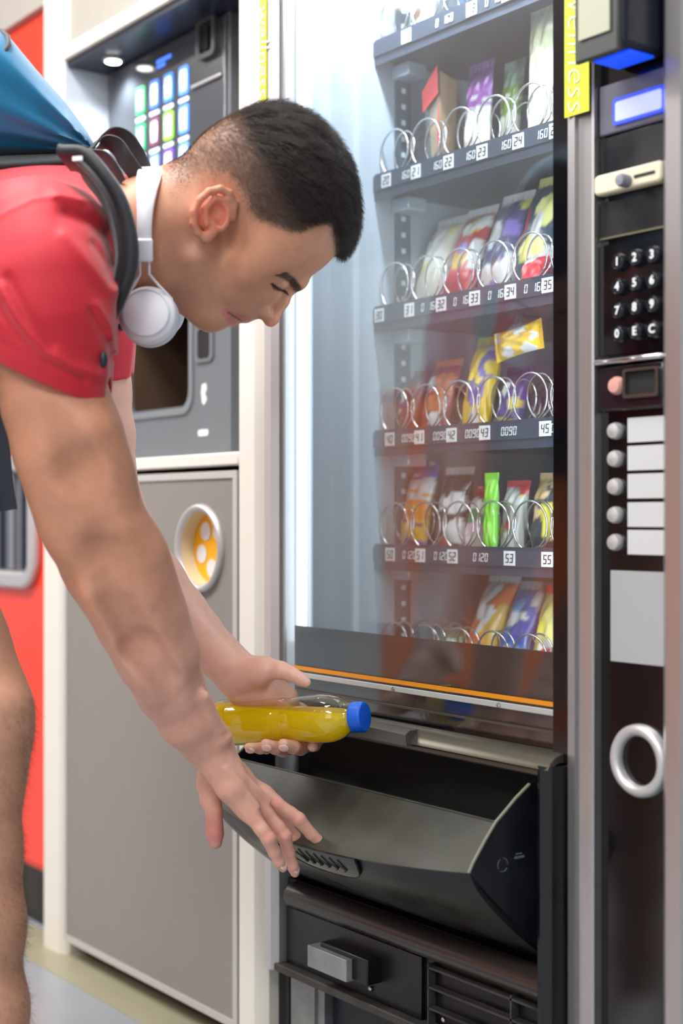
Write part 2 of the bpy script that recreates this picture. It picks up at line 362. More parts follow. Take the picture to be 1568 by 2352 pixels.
# ---------------------------------------------------------------- coffee machine
YC = .09
t = thing('coffee_machine', 'grey coffee machine with touch screen of drink icons in the alcove', 'coffee machine', (-2.33, .3, .955))
cx0, cx1 = X(250, YC), X(530, YC); cz0, cz1 = .957, zt - .004
oc = (cx0 + .06, X(437, YC), Zh(437, 935, YC), Zh(437, 742, YC) + .02)   # dispensing nook outline
mb = MB(); N1 = rrect(cx0, cx1, cz0, cz1, .012, 5); N2 = rrect(oc[0], oc[1], oc[2], oc[3] + .02, .03, 5)
frame_ring(mb, N1, N2, YC, YC + .02); body = mb.build('front_panel', M['cof'], t, smooth=30)
mb = MB(); mb.box(cx0, cx0 + .01, YC + .02, .55, cz0, cz1); mb.box(cx1 - .01, cx1, YC + .02, .55, cz0, cz1); mb.box(cx0, cx1, .5, .55, cz0, cz1); mb.box(cx0, cx1, YC + .02, .5, cz1 - .01, cz1); mb.box(cx0, cx1, YC + .02, .5, cz0, cz0 + .01)
mb.build('housing', M['navy'], t)
mb = MB(); mb.box(oc[0], oc[1], YC + .16, YC + .17, oc[2], oc[3] + .02, 0); mb.box(oc[0], oc[0] + .004, YC + .02, YC + .17, oc[2], oc[3] + .02, 0); mb.box(oc[1] - .004, oc[1], YC + .02, YC + .17, oc[2], oc[3] + .02, 0); mb.box(oc[0], oc[1], YC + .02, YC + .17, oc[2], oc[2] + .006, 1)
nook = mb.build('dispensing_nook', [mat('brown_nook', srgb(84, 66, 52), .35), M['cof']], t)
MB().lathe([(.016, 0), (.016, .2)], (X(345, YC + .08), YC + .08, oc[2] + .006), (0, 0, 1), 20).build('cup_guide', mat('beige_tube', srgb(212, 192, 180), .35), nook, smooth=40)
mb = MB(); frame_ring(mb, rrect(oc[0] - .012, oc[1] + .012, oc[2] - .012, oc[3] + .03, .036), rrect(oc[0], oc[1], oc[2], oc[3] + .02, .03), YC - .004, YC + .004); mb.build('nook_frame', mat('nook_trim', srgb(134, 138, 142), .3, metal=.3), t, smooth=40)
scr = MB().box(cx0 + .02, cx1 - .012, YC - .006, YC, Zh(420, 560, YC), cz1 - .012).build('touch_screen', M['cofd'], t, bevel=.003)
tiles = {(0, 0): (40, 190, 110), (0, 1): (70, 120, 230), (0, 2): (70, 140, 235), (0, 3): (90, 150, 255), (1, 0): (40, 190, 120), (1, 1): (120, 60, 90), (1, 2): (150, 225, 80), (1, 3): (90, 150, 255), (2, 0): (200, 60, 140), (2, 1): (120, 150, 250), (2, 2): (120, 80, 220), (2, 3): (110, 160, 255)}
colx = [X(p, YC) for p in (331, 363, 395, 430)]; rowz = [Zh(430, p, YC) for p in (185, 278, 366)]
zrow = [Zh(430, 186, YC), Zh(430, 275, YC), Zh(430, 362, YC)]
for (r, c_), rgb in tiles.items():
    x, z = colx[c_], zrow[r]; hw = .0165; hh = .026
    e = MB().prism(rrect(x - hw, x + hw, z - hh, z + hh, .006, 4), 'y', YC - .0085, YC - .0062).build('drink_icon', emis('icon_%d%d' % (r, c_), srgb(*rgb), .75), scr)
    mb = MB(); mb.prism([(x - .0125, z + .006), (x + .0125, z + .006), (x + .010, z - .019), (x - .010, z - .019)], 'y', YC - .0092, YC - .0085)
    mb.prism(rrect(x - .0115, x + .0115, z + .002, z + .019, .005, 3), 'y', YC - .0092, YC - .0085)
    mb.box(x - hw, x + hw, YC - .0085, YC - .007, z - hh - .013, z - hh - .006)
    mb.build('cup_symbol', emis('icon_white', (.75, .88, 1, 1), .95), scr)
mb = MB()
for px_, py_, wd in ((385, 137, .055), (380, 151, .034)):
    p = P(px_, py_, YC)
    k = int(wd / .006)
    for i in range(k): mb.box(p.x - wd / 2 + i * .006, p.x - wd / 2 + i * .006 + .0042, YC - .0085, YC - .007, p.z - .0035, p.z + .0035)
mb.build('headline', emis('headline_blue', srgb(80, 130, 255), .9), scr)
p = P(380, 88, YC); MB().box(p.x - .012, p.x + .012, YC - .008, YC - .006, p.z - .006, p.z + .006).build('maker_mark', M['alu2'], scr, bevel=.002)
p0 = P(465, 135, YC); p1 = P(510, 45, YC)
sl = MB(); frame_ring(sl, rrect(X(466, YC), X(510, YC), Zh(488, 136, YC), Zh(488, 40, YC), .012), rrect(X(474, YC), X(502, YC), Zh(488, 124, YC), Zh(488, 52, YC), .008), YC - .016, YC - .006); sl.build('coin_slot_frame', mat('slot_frame', srgb(96, 98, 100), .3, metal=.4), t, smooth=40)
MB().box(X(484, YC), X(492, YC), YC - .014, YC - .006, Zh(488, 116, YC), Zh(488, 62, YC)).build('coin_slot', M['dark'], t)
MB().box(X(450, YC), X(518, YC), YC - .012, YC - .006, Zh(484, 192, YC), Zh(484, 184, YC)).build('chrome_strip', M['alu2'], t, bevel=.002)
mb = MB(); frame_ring(mb, rrect(X(450, YC), X(492, YC), Zh(470, 832, YC), Zh(470, 745, YC), .012), rrect(X(457, YC), X(485, YC), Zh(470, 824, YC), Zh(470, 755, YC), .008), YC - .004, YC + .004); mb.build('return_slot_frame', M['cof'], t, smooth=40)
MB().box(X(457, YC), X(485, YC), YC - .002, YC + .01, Zh(470, 824, YC), Zh(470, 755, YC)).build('return_slot', M['dark'], t)
p = P(469, 905, YC); mb = MB()
mb.prism([(p.x - .006, p.z + .017), (p.x + .006, p.z + .019), (p.x + .009, p.z + .008), (p.x + .003, p.z), (p.x + .009, p.z - .010), (p.x + .001, p.z - .020), (p.x - .006, p.z - .014), (p.x - .007, p.z - .004), (p.x - .009, p.z + .002)], 'y', YC - .0012, YC); mb.build('flame_symbol', M['white'], t)
p = P(467, 994, YC); MB().prism(rrect(p.x - .0165, p.x + .0165, p.z - .0055, p.z + .0055, .004), 'y', YC - .0012, YC).build('name_plate', M['white'], t)
# spotlight in the alcove top
sp = thing('alcove_spotlight', 'small round bright spotlight under the alcove top beside the coffee machine', 'light', (X(238, .05), .05, zt))
q = P(238, 136, .03); q = Vector((q.x, .05, zt - .012))
MB().lathe([(.020, .001), (.020, -.004), (.015, -.006), (.015, -.003)], q, (0, 0, 1), 24).build('rim', M['alu2'], sp, smooth=40)
MB().lathe([(.0145, -.004), (.0145, -.007), (.001, -.009)], q, (0, 0, 1), 24).build('lens', M['spot'], sp)
l = bpy.data.lights.new('spot_beam', 'SPOT'); l.energy = 3; l.spot_size = 2.4; l.spot_blend = .8; l.shadow_soft_size = .015; l.color = (.85, .92, 1)
lo = bpy.data.objects.new('spot_beam', l); COL.objects.link(lo); lo.location = q + Vector((0, 0, -.015))

# ---------------------------------------------------------------- red drinks machine at the far left
t = thing('red_vending_machine', 'red vending machine with silver framed window at far left', 'vending machine', (-3.1, .4, 0))
rx1 = PX0 - .004; rx0 = rx1 - .85
mb = MB(); mb.box(rx0, rx1, .012, .8, .13, 1.90); mb.build('housing', M['red'], t, bevel=.02, seg=3)
wx1 = X(82, .0); wz0, wz1 = Zh(40, 1352, 0), Zh(40, 1352, 0) + .45
wo = rrect(wx1 - .42, wx1, wz0, Zh(40, 1045, 0), .07, 7); wi = rrect(wx1 - .385, wx1 - .035, wz0 + .035, Zh(40, 1045, 0) - .035, .02, 7)
mb = MB(); frame_ring(mb, wo, wi, -.006, .014); mb.build('window_frame', M['alu2'], t, bevel=.006)
mb = MB(); mb.box(wx1 - .385, wx1 - .035, .009, .0115, wz0 + .035, Zh(40, 1045, 0) - .035); mb.build('window_back', mat('window_grey', srgb(98, 102, 112), .3), t)
for i in range(6): MB().box(wx1 - .06 - i * .055, wx1 - .075 - i * .055, .002, .009, wz0 + .04, Zh(40, 1045, 0) - .04).build('window_bar', M['alu'] if i % 2 else M['navy'], t)
MB().box(rx0 + .01, rx1 - .005, .06, .75, .0, .13).build('plinth', M['blks'], t)
MB().prism(rrect(rx0 + .05, rx1 - .30, 1.1, 1.7, .05), 'y', .004, .0125).build('front_panel', M['red'], t, bevel=.004)

# ---------------------------------------------------------------- snack vending machine
VX0, VX1 = -1.862, -1.03
GX0, GX1 = -1.825, -1.237       # glass
SX0, SX1 = -1.211, -1.166       # silver strip
KX1 = -1.0646                    # right edge of the payment panel
VM = thing('snack_vending_machine', 'tall black snack vending machine with glass door, trays and payment panel', 'vending machine', (-1.445, .4, 0))
TOP = 1.83
mb = MB()
mb.box(VX0, VX0 + .012, .03, .85, .02, TOP); mb.box(VX1 - .012, VX1, .03, .85, .02, TOP); mb.box(VX0, VX1, .84, .85, .02, TOP); mb.box(VX0, VX1, .03, .85, TOP - .012, TOP); mb.box(VX0, VX1, .2, .85, .02, .05)
mb.build('housing', M['blks'], VM)
MB().box(-1.849, -1.845, .03, .83, .56, TOP - .012).build('inner_side_wall', M['inner'], VM)
MB().box(-1.849, -1.235, .80, .81, .56, TOP - .012).build('inner_back_wall', mat('slate_back', srgb(62, 100, 122), .6), VM)
MB().box(-1.225, -1.22, .03, .81, .3, TOP - .012).build('inner_partition', M['tray'], VM)
MB().box(-1.849, -1.235, .03, .81, TOP - .03, TOP - .02).build('inner_top', M['inner'], VM)
MB().box(-1.849, -1.235, .05, .81, .555, .56).build('inner_floor', M['tray'], VM)
# door frame pieces
mb = MB(); mb.prism([(VX0, .03), (VX0, -.008), (VX0 + .012, -.016), (GX0 - .008, -.016), (GX0, -.006), (GX0, .03)], 'z', .161, TOP)
lt = mb.build('door_trim', M['alu2'], VM, smooth=30)
ts = MB().box(VX0 + .003, VX0 + .020, -.0185, -.0165, 1.34, TOP - .01).build('yellow_tape', M['yellow'], VM)
for i in range(3): text('tape_lettering', 'wellness', (VX0 + .0115, -.019, 1.73 - i * .165), .042, M['wink'], VM, bold=-.0004, rot=(math.pi / 2, math.pi / 2, 0), shear=.25)
LX = GX0 + .012
MB().box(GX0 + .001, GX0 + .008, -.004, .03, .6, TOP - .02).build('glass_channel', M['alu2'], VM)
MB().box(GX0 + .012, GX0 + .026, .018, .026, .66, TOP - .04).build('led_strip', M['led'], VM)
MB().box(GX0 + .008, GX0 + .030, .026, .032, .6, TOP - .04).build('led_holder', M['white'], VM)
lb = area('interior_lamp', (-1.55, .11, TOP - .05), (-1.55, .25, 1.0), .5, .03, 7.0, (.85, .93, 1))
lc = area('interior_lamp', (-1.245, .06, 1.2), (-1.70, .22, 1.2), .02, 1.1, 5.8, (.80, .91, 1))
glass = MB().box(GX0 + .001, GX1, -.004, .0, .577, TOP - .02).build('glass_pane', M['glass'], VM)
zb = Zh(1283, 1500)
MB().box(GX0 + .03, GX1, .070, .073, .577, TOP - .02).build('inner_glass_pane', M['glass2'], VM)
MB().box(GX0 + .03, GX1, .002, .005, .575, zb).build('glass_border', M['blk'], VM)
MB().box(GX0 + .03, GX1, -.0052, -.0042, Zh(1283, 1624), Zh(1283, 1613)).build('orange_line', M['orange'], VM)
rail = MB().box(GX0 + .03, GX1, -.007, -.0042, Zh(1283, 1645), Zh(1283, 1630)).build('glass_rail', mat('rail_grey', srgb(172, 174, 172), .45), VM, bevel=.001)
for px_ in (912, 1155): MB().lathe([(.003, 0), (.003, -.002), (.001, -.003)], (X(px_), -.007, Zh(1283, 1637)), (0, 1, 0), 12).build('rivet', M['chrome'], VM)
MB().box(GX0 + .03, GX1, -.008, -.004, Zh(1283, 1684), Zh(1283, 1679)).build('lower_bead', M['bronze'], VM)
MB().box(GX0, GX1, -.004, .02, .56, .577).build('lower_frame', M['blk'], VM)
MB().box(GX1, SX0, -.012, .03, .16, TOP).build('black_stile', M['blk'], VM, bevel=.001)
mb = MB(); mb.prism([(SX0, .03), (SX0, -.010), (SX0 + .003, -.016), (SX0 + .017, -.019), (SX0 + .018, -.013), (SX1 - .004, -.010), (SX1 - .002, -.018), (SX1, -.016), (SX1, .03)], 'z', .05, TOP)
mb.build('silver_strip', M['alu'], VM, smooth=25)
mb = MB(); mb.prism([(KX1, .03), (KX1, -.014), (KX1 + .008, -.020), (VX1 - .006, -.020), (VX1, -.012), (VX1, .03)], 'z', .05, TOP); mb.build('right_silver_strip', M['alu'], VM, smooth=25)
MB().box(SX1, KX1, -.004, .02, .05, TOP).build('payment_panel', M['blk'], VM)
tr = MB().box(SX0 + .002, SX1 - .004, -.0205, -.019, Zh(1350, 270), TOP - .01).build('yellow_tape', M['yellow'], VM)
text('tape_lettering', 'wellness', ((SX0 + SX1) / 2 - .001, -.0212, Zh(1350, 270) + .078), .044, M['wink'], VM, bold=-.0009, rot=(math.pi / 2, math.pi / 2, 0), shear=.25)
text('tape_lettering', 'wellness', ((SX0 + SX1) / 2 - .001, -.0212, Zh(1350, 270) + .27), .044, M['wink'], VM, bold=-.0009, rot=(math.pi / 2, math.pi / 2, 0), shear=.25)

# payment panel fittings
yP = -.004
rd = (X(1325, -.074), -1.069)
cr = MB().box(rd[0], rd[1], -.074, -.004, 1.358, 1.52).build('card_reader', M['navy'], VM, bevel=.008, seg=3)
MB().box(rd[0] + .001, rd[1] - .001, -.080, -.073, 1.352, 1.52).build('reader_bezel', mat('reader_bezel', srgb(58, 60, 60), .35), cr, bevel=.003)
MB().box(rd[0] + .010, rd[1] - .012, -.0825, -.080, 1.376, 1.437).build('reader_pad', mat('reader_pad', srgb(168, 170, 150), .4), cr)
MB().box(rd[0] + .010, rd[1] - .012, -.0825, -.080, 1.440, 1.50).build('reader_display', emis('lilac_display', srgb(190, 176, 255), 1.0), cr)
MB().box(rd[0] + .012, rd[1] - .004, -.06, -.02, 1.3555, 1.358).build('status_light', emis('blue_glow', srgb(10, 60, 200), 1.2), cr)
x0, x1 = SX1 + .002, KX1 - .001
MB().box(x0, x1, -.010, yP, Zh(1470, 296), Zh(1470, 178)).build('display_plate', mat('smoky_plate', srgb(96, 94, 108), .25), VM, bevel=.002)
dz0, dz1 = Zh(1484, 268), Zh(1484, 222)
mb = MB(); frame_ring(mb, rrect(X(1424), x1 + .0, dz0 - .004, dz1 + .004, .004, 3), rrect(X(1428), x1 - .003, dz0, dz1, .003, 3), -.0125, -.010); mb.build('display_frame', emis('display_rim', srgb(40, 70, 230), .5), VM)
MB().box(X(1428), x1 - .003, -.012, -.010, dz0, dz1).build('display', emis('display_glow', srgb(160, 168, 255), .62), VM)
MB().box(x0, x1, -.008, yP, Zh(1470, 392), Zh(1470, 300)).build('dark_plate', M['blks'], VM, bevel=.001)
cz = (Zh(1467, 438), Zh(1467, 390))
mb = MB(); pr = rrect(x0 - .001, x1 + .001, cz[0], cz[1], .006, 4)
mb.prism(pr, 'y', -.018, yP); cb = mb.build('coin_bezel', M['cream'], VM, bevel=.003)
kb = P(1437, 416, -.02); MB().lathe([(.0075, 0), (.0075, -.010), (.006, -.0135), (.001, -.014)], (kb.x, -.018, kb.z), (0, 1, 0), 20).build('knob', mat('grey_knob', srgb(128, 132, 144), .35), cb, smooth=40)
MB().box(X(1481), X(1529), -.0188, -.0178, Zh(1505, 409), Zh(1505, 402)).build('coin_slot', M['dark'], cb)
MB().box(x0, x1, -.008, yP, Zh(1470, 536), Zh(1470, 450)).build('dark_plate', M['blks'], VM, bevel=.001)
MB().box(x0, x1, -.009, yP, Zh(1470, 538), Zh(1470, 534)).build('plate_seam', mat('brass_seam', srgb(120, 116, 92), .4, metal=.5), VM)
digits = ['123', '456', '789', '0EC']
for r in range(4):
    for c_ in range(3):
        px_ = (1427, 1467, 1507)[c_]; py_ = ((603, 593, 586), (660, 651, 645), (715, 707, 700), (768, 762, 757))[r][c_]
        p = P(px_, py_, -.008)
        k = MB().lathe([(.0100, .004), (.0100, -.004), (.0085, -.008), (.0078, -.0085), (.0074, -.0075), (.0001, -.0072)], (p.x, -.008, p.z), (0, 1, 0), 24).build('keypad_button', mat('keycap_%d%d' % (r, c_), srgb(52, 55, 62), .16, metal=.6) if (r, c_) == (0, 0) else bpy.data.materials['keycap_00'], VM, smooth=35)
        text('digit', digits[r][c_], (p.x, -.0158, p.z), .0135, M['label'], k, bold=.0003)
MB().box(x0, x1, -.008, yP, Zh(1470, 810), Zh(1470, 552)).build('keypad_plate', M['blk'], VM)
MB().box(x0 - .001, x1 + .001, -.020, yP, Zh(1470, 834), Zh(1470, 820)).build('chrome_bar', M['chrome'], VM, bevel=.003)
MB().box(x0, x1, -.012, yP, Zh(1470, 942), Zh(1470, 836)).build('coin_return_plate', mat('dark_plum_plate', srgb(34, 26, 32), .2, coat=.3), VM, bevel=.003)
p = P(1416, 886, -.014); MB().lathe([(.0105, .003), (.0105, -.004), (.008, -.008), (.0001, -.009)], (p.x, -.012, p.z), (0, 1, 0), 24).build('round_lens', M['pink'], VM, smooth=50)
a, b = X(1452), X(1534); mb = MB(); frame_ring(mb, rrect(a, b, Zh(1493, 914), Zh(1493, 846), .003, 2), rrect(a + .004, b - .004, Zh(1493, 914) + .004, Zh(1493, 846) - .003, .002, 2), -.017, -.012); mb.build('window_frame', mat('dark_chrome', srgb(120, 118, 112), .2, metal=.8), VM)
MB().box(a + .004, b - .004, -.0125, -.0115, Zh(1493, 914) + .004, Zh(1493, 846) - .003).build('window_recess', M['dark'], VM)
for py_ in (990, 1054, 1118, 1183, 1246):
    p = P(1411, py_, -.008)
    MB().lathe([(.0098, .004), (.0098, -.002), (.0082, -.006), (.0001, -.0085)], (p.x, -.006, p.z), (0, 1, 0), 24).build('selection_button', M['alu2'], VM, smooth=50)
    MB().box(X(1449), x1, -.006, yP, Zh(1449, py_ + 27), Zh(1449, py_ - 29)).build('button_label', M['label2'], VM)
MB().box(X(1410), X(1541), -.006, yP, Zh(1475, 1524), Zh(1475, 1312)).build('notice_plate', M['grey'], VM)
p = P(1473, 1747, -.004); R_ = .0405
MB().lathe([(R_ - .012, .004), (R_ - .0125, -.006), (R_ - .009, -.011), (R_ - .003, -.011), (R_ + .0005, -.006), (R_ + .001, .004)], (p.x, -.004, p.z), (0, 1, 0), 48, cap=False).build('return_ring', M['chrome'] if False else M['alu2'], VM, smooth=60)
MB().lathe([(R_ - .012, .0), (R_ - .013, .014), (.0001, .016)], (p.x, -.0045, p.z), (0, 1, 0), 32, cap=False).build('return_cup', M['blks'], VM, smooth=40)

# trays, coils, price labels
YT = .197; ROWS = [1.604, 1.387, 1.174, .974, .791, .600]
coil_pts = []
TURN = 9
for i in range(TURN * 26 + 1):
    a = 2 * math.pi * i / 26; coil_pts.append((-.0365 * math.sin(a - 2.6), .006 * min(i, 26) / 26 + .042 * max(0, i - 26) / 26, .0365 * math.cos(a - 2.6)))
coilmb = MB().tube(coil_pts, .0016, 6)
coil0 = None
for r, zr in enumerate(ROWS):
    ztray = zr - .014
    mb = MB(); mb.box(-1.845, -1.232, YT, .6, ztray, ztray + .003); mb.box(-1.845, -1.232, YT - .003, YT, ztray - .012, ztray + .030)
    mb.box(-1.845, -1.232, YT - .006, YT - .003, ztray + .002, ztray + .026)
    tr_ = mb.build('tray', M['tray'], VM)
    nk = 6
    for k in range(nk + 1):
        xx = -1.498 + .077 * (k - 4) + (.0385)
        MB().box(xx - .001, xx + .001, YT + .002, .58, ztray + .003, ztray + .022).build('lane_divider', M['tray'], tr_)
    for k in range(nk + 1):
        xx = -1.498 + .077 * (k - 4)
        if xx > -1.25 or xx < -1.83: continue
        if coil0 is None:
            coil0 = coilmb.build('coil', M['wire'], tr_, smooth=80); me = coil0.data; me.transform(Matrix.Translation(parent_world(tr_)))
            c0 = coil0
        else:
            c0 = bpy.data.objects.new('coil', me); COL.objects.link(c0); c0.parent = tr_
        c0.location = Vector((xx, YT + .004, zr + .046)) - parent_world(tr_)
    # slide bracket on the side wall
    bp = P(905, 128 if r == 1 else (440 if r == 2 else 745), .26)
    MB().box(-1.845, -1.80, YT + .03, YT + .07, ztray - .028, ztray - .006).build('slide_bracket', mat('bracket_%d' % r, srgb(196, 214, 224), .3, metal=.3), VM, bevel=.003)
lab = {1: [(1275, '25', 1), (1190, '24', 1), (1107, '23', 1), (1030, '22', 1), (955, '21', 1), (887, '20', 0)],
       2: [(1258, '35', 1), (1172, '34', 1), (1090, '33', 1), (1013, '32', 1), (940, '31', 0), (871, '30', 0)],
       3: [(1252, '45', -1), (1168, '', 2), (1113, '43', 1), (1037, '42', 1), (963, '41', 1), (895, '40', 0)],
       4: [(1257, '55', -1), (1170, '53', 0), (1103, '', 2), (1039, '52', 1), (965, '51', 1), (896, '50', 0)],
       0: [(1083, '13', 0), (1020, '', 2), (933, '11', 0), (1165, '14', 1), (1250, '15', 1)]}
price = {1: ' 160', 2: '0 160', 3: '0090', 4: '0120', 0: '0 160'}
yl = YT - .0063
for r, L in lab.items():
    for px_, num, pr_ in L:
        x = X(px_, yl); z = ROWS[r]
        if pr_ != 2:
            pl = MB().box(x - .0115, x + .0115, yl - .001, yl, z - .0105, z + .0105).build('number_label', M['label'], VM)
            mb = MB(); seg_text(mb, num, x, yl - .0012, z, .013); mb.build('number_print', M['ink'], pl)
        if pr_:
            xo = x + (0 if pr_ == 2 else -.027 * pr_)
            mb = MB(); seg_text(mb, price[r].strip(), xo, yl - .0005, z, .0125)
            mb.build('price_digits', M['label'], VM)
# slotted rail on the inner side wall
mb = MB(); mb.box(-1.845, -1.840, .235, .265, .58, 1.78); rl = mb.build('slotted_rail', mat('rail_slate', srgb(78, 92, 104), .4), VM)
mb = MB(); z = .6
while z < 1.76: mb.box(-1.8402, -1.8392, .246, .254, z, z + .008); z += .0262
o = mb.build('rail_slot', mat('slot_white', srgb(226, 240, 250), .5), rl)
o['kind'] = 'stuff'

# delivery flap and the lower part of the door
FX0, FX1 = -1.83, -1.258
YB = .0
mb = MB()   # top lip of the delivery opening, rolled bronze metal
pr = [(.02, .572), (-.012, .570), (-.026, .566), (-.034, .560), (-.038, .552), (-.034, .551), (-.028, .556), (-.02, .559), (.02, .560)]
mb.prism(pr, 'x', -1.845, -1.219); mb.build('opening_lip', M['bronze'], VM, smooth=60)
a_, b_ = X(690, -.03), X(940, -.04)
mb = MB(); rr = [[(x, y - .0, z) for y, z in ((-.030, .548), (-.045, .550), (-.047, .560 + hgt * .3), (-.040, .566 + hgt * .25), (-.026, .570 + .0))] for x, hgt in [(a_ + (b_ - a_) * i / 10, .02 * math.sin(math.pi * (.25 + .75 * (1 - i / 10)))) for i in range(11)]]
mb.loft(rr); mb.build('lock_cover', mat('satin_grey_metal', srgb(96, 94, 90), .38, metal=.5), VM, smooth=50)
MB().box(-1.845, -1.22, -.030, .0, .541, .551).build('lip_edge', M['bronze'], VM, bevel=.003)
mb = MB(); mb.prism([(-1.238, -.036), (-1.230, -.040), (-1.216, -.034), (-1.211, -.012), (-1.211, .05), (-1.238, .05)], 'z', .165, .556); mb.build('right_jamb', M['blks'], VM, smooth=30)
MB().box(-1.213, SX0, -.013, -.011, .555, .5575).build('jamb_seam', M['bronze'], VM)
mb = MB(); mb.prism([(-1.845, .05), (-1.845, -.012), (-1.838, -.016), (-1.830, -.012), (-1.830, .05)], 'z', .165, .55); mb.build('left_jamb', M['blks'], VM, smooth=30)
MB().box(-1.849, -1.212, .03, .04, .16, .575).box(-1.83, -1.24, .04, .26, .555, .556).build('opening_back', M['dark'], VM)
# basket
prof = [(-.030, .530), (-.052, .516), (-.070, .502), (-.0845, .4914), (-.100, .474), (-.112, .459), (-.120, .449), (-.127, .4376)]
N = 26; rings = []
def bow(s): return 1 - (2 * s - 1) ** 2
for i in range(N + 1):
    s = i / N; x = FX0 + (FX1 - FX0) * s; b = bow(s)
    rings.append([(x, -.0845, .4914), (x, -.1045 - .004 * b, .4690), (x, -.127 - .042 * b, .4376 - .012 * b)])
mb = MB(); n = len(rings[0])
top = []; bot = []
for R in rings:
    top.append([Vector(p) for p in R]); bot.append([Vector(p) + Vector((0, .003, -.003)) for p in R])
full = [t_ + b_[::-1] for t_, b_ in zip(top, bot)]
mb.loft(full)
flap = mb.build('delivery_flap', M['flap'], VM, smooth=12)
mb = MB(); full = []
for i in range(N + 1):
    s = i / N; x = FX0 + (FX1 - FX0) * s; b = bow(s)
    y0, z0 = -.1265 - .042 * b, .4376 - .012 * b
    R = []
    for j in range(9):
        q = j / 8; R.append(Vector((x, y0 + (.008 - y0) * (q ** 1.15), z0 - .0 + (.309 - z0) * (q ** .85))))
    full.append(R + [p + Vector((0, .004, .003)) for p in R[::-1]])
mb.loft(full); mb.build('flap_front', M['blks'], flap, smooth=40)
for xs, nm in ((FX1, 1), (FX0, -1)):
    poly = [(p[0], p[1]) for p in prof] + [(-.1265, .4365), (-.06, .372), (.008, .309), (.03, .32), (.03, .53)]
    MB().prism(poly, 'x', xs - .0015, xs + .0015).build('flap_side', mat('flap_side_%d' % nm, srgb(24, 26, 34), .35, noise=.2, nscale=20, rnoise=.1), flap)
    pts = [(xs, p[0], p[1]) for p in prof]; MB().tube(pts, .0022, 6).build('flap_rim', mat('rim_grey_%d' % nm, srgb(120, 120, 104), .35), flap, smooth=80)
MB().tube([(FX0, -.0845, .4914), (FX1, -.0845, .4914)], .0014, 6).build('flap_crease', M['flap'], flap, smooth=80)
# inside faces of the basket
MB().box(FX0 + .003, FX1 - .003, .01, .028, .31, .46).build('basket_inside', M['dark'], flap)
# glossy badge on the front lip with its little arrows
bc = P(742, 1986, -.168); mb = MB(); R0 = []
s0 = (X(640, -.168), X(808, -.160))
def on_front(x, q, off=.0):
    s = (x - FX0) / (FX1 - FX0); b = bow(s); y0, z0 = -.1265 - .042 * b, .4376 - .012 * b
    y = y0 + (.008 - y0) * (q ** 1.15); z = z0 + (.309 - z0) * (q ** .85); return Vector((x, y - off, z - off * .4))
bx0, bx1 = X(636, -.168), X(812, -.165); full = []
for i in range(21):
    s = i / 20; x = bx0 + (bx1 - bx0) * s; h = .24 * max(.03, (1 - abs(2 * s - 1) ** 3.2)) ** .5
    full.append([on_front(x, .0, .0035), on_front(x, .0 + h * .5, .0035), on_front(x, .0 + h, .0035), on_front(x, .0 + h, .0008), on_front(x, 0, .0008)])
bd = MB().loft(full).build('flap_badge', mat('badge_gloss', srgb(34, 35, 30), .25, coat=.15), flap, smooth=60)
full = [[on_front(bx0 + (bx1 - bx0) * i / 20, .24 * max(.03, (1 - abs(2 * i / 20 - 1) ** 3.2)) ** .5, .0032) for i in range(21)]]
MB().tube(full[0], .0011, 5).build('badge_rim', M['ink'], flap)
mb = MB()
for i in range(6):
    x = bx0 + (bx1 - bx0) * (.26 + .10 * i); p = [on_front(x + .000, .05, .0045), on_front(x + .010, .14 - .004 * i, .0045)]
    mb.tube(p, .0012, 5); mb.tube([p[1], on_front(x + .003, .145, .0045)], .0011, 5)
mb.build('badge_arrows', M['ink'], bd)
mb = MB()      # moulded marks on the side plate: small circle of recycling arrows and lettering
def sp_(u, v): return Vector((FX1 + .0018, -.075 + u, .440 + v))
for k in range(3):
    a0 = k * 2.094; mb.tube([sp_(.008 * math.cos(a0 + j * .25), .008 * math.sin(a0 + j * .25)) for j in range(7)], .0006, 4)
mb.build('recycling_mark', mat('pale_mark', srgb(96, 104, 116), .6), flap)
MB().box(FX1 + .0015, FX1 + .002, -.056, -.040, .444, .447).box(FX1 + .0015, FX1 + .002, -.054, -.044, .449, .4505).build('moulded_mark', bpy.data.materials['pale_mark'], flap)
# lower panel
MB().box(-1.845, -1.24, .010, .03, .175, .30).build('lower_panel', M['blks'], VM)
mb = MB(); mb.prism([(.012, .300), (-.004, .297), (-.014, .288), (-.016, .277), (-.010, .266), (.002, .260), (.012, .259)], 'x', -1.80, -1.238); mb.build('rolled_lip', mat('brown_black_metal', srgb(52, 44, 42), .3, coat=.2), VM, smooth=60)
MB().box(-1.82, -1.50, .004, .012, .172, .258).build('lower_plate', M['blks'], VM, bevel=.001)
mb = MB(); mb.box(-1.84, -1.24, -.012, .012, .160, .172); mb.build('dusty_ledge', M['dust'], VM, bevel=.002)
MB().box(-1.717, -1.623, -.030, -.008, .198, .229).build('latch_plate', mat('worn_zinc', srgb(150, 154, 156), .42, metal=.3, noise=.15, nscale=40), VM, bevel=.001)
MB().box(-1.70, -1.588, -.020, .006, .200, .236).build('latch_body', M['blks'], VM, bevel=.002)
for xx, zz in ((-1.609, .187), (-1.452, .187)):
    MB().lathe([(.0035, 0), (.0035, -.0025), (.0015, -.004)], (xx, .003, zz + .0), (0, 1, 0), 14).build('screw', M['chrome'], VM, smooth=40)
# open compartments under the roll
GXa, GXb = X(985), -1.245
for zz in (.250, .224, .196, .172):
    MB().box(GXa, GXb, -.002, .10, zz - .0015, zz + .0015).build('compartment_shelf', M['dust'], VM)
for xx in (GXa, X(1175), GXb): MB().box(xx - .0015, xx + .0015, -.002, .10, .165, .255).build('compartment_divider', M['dust'], VM)
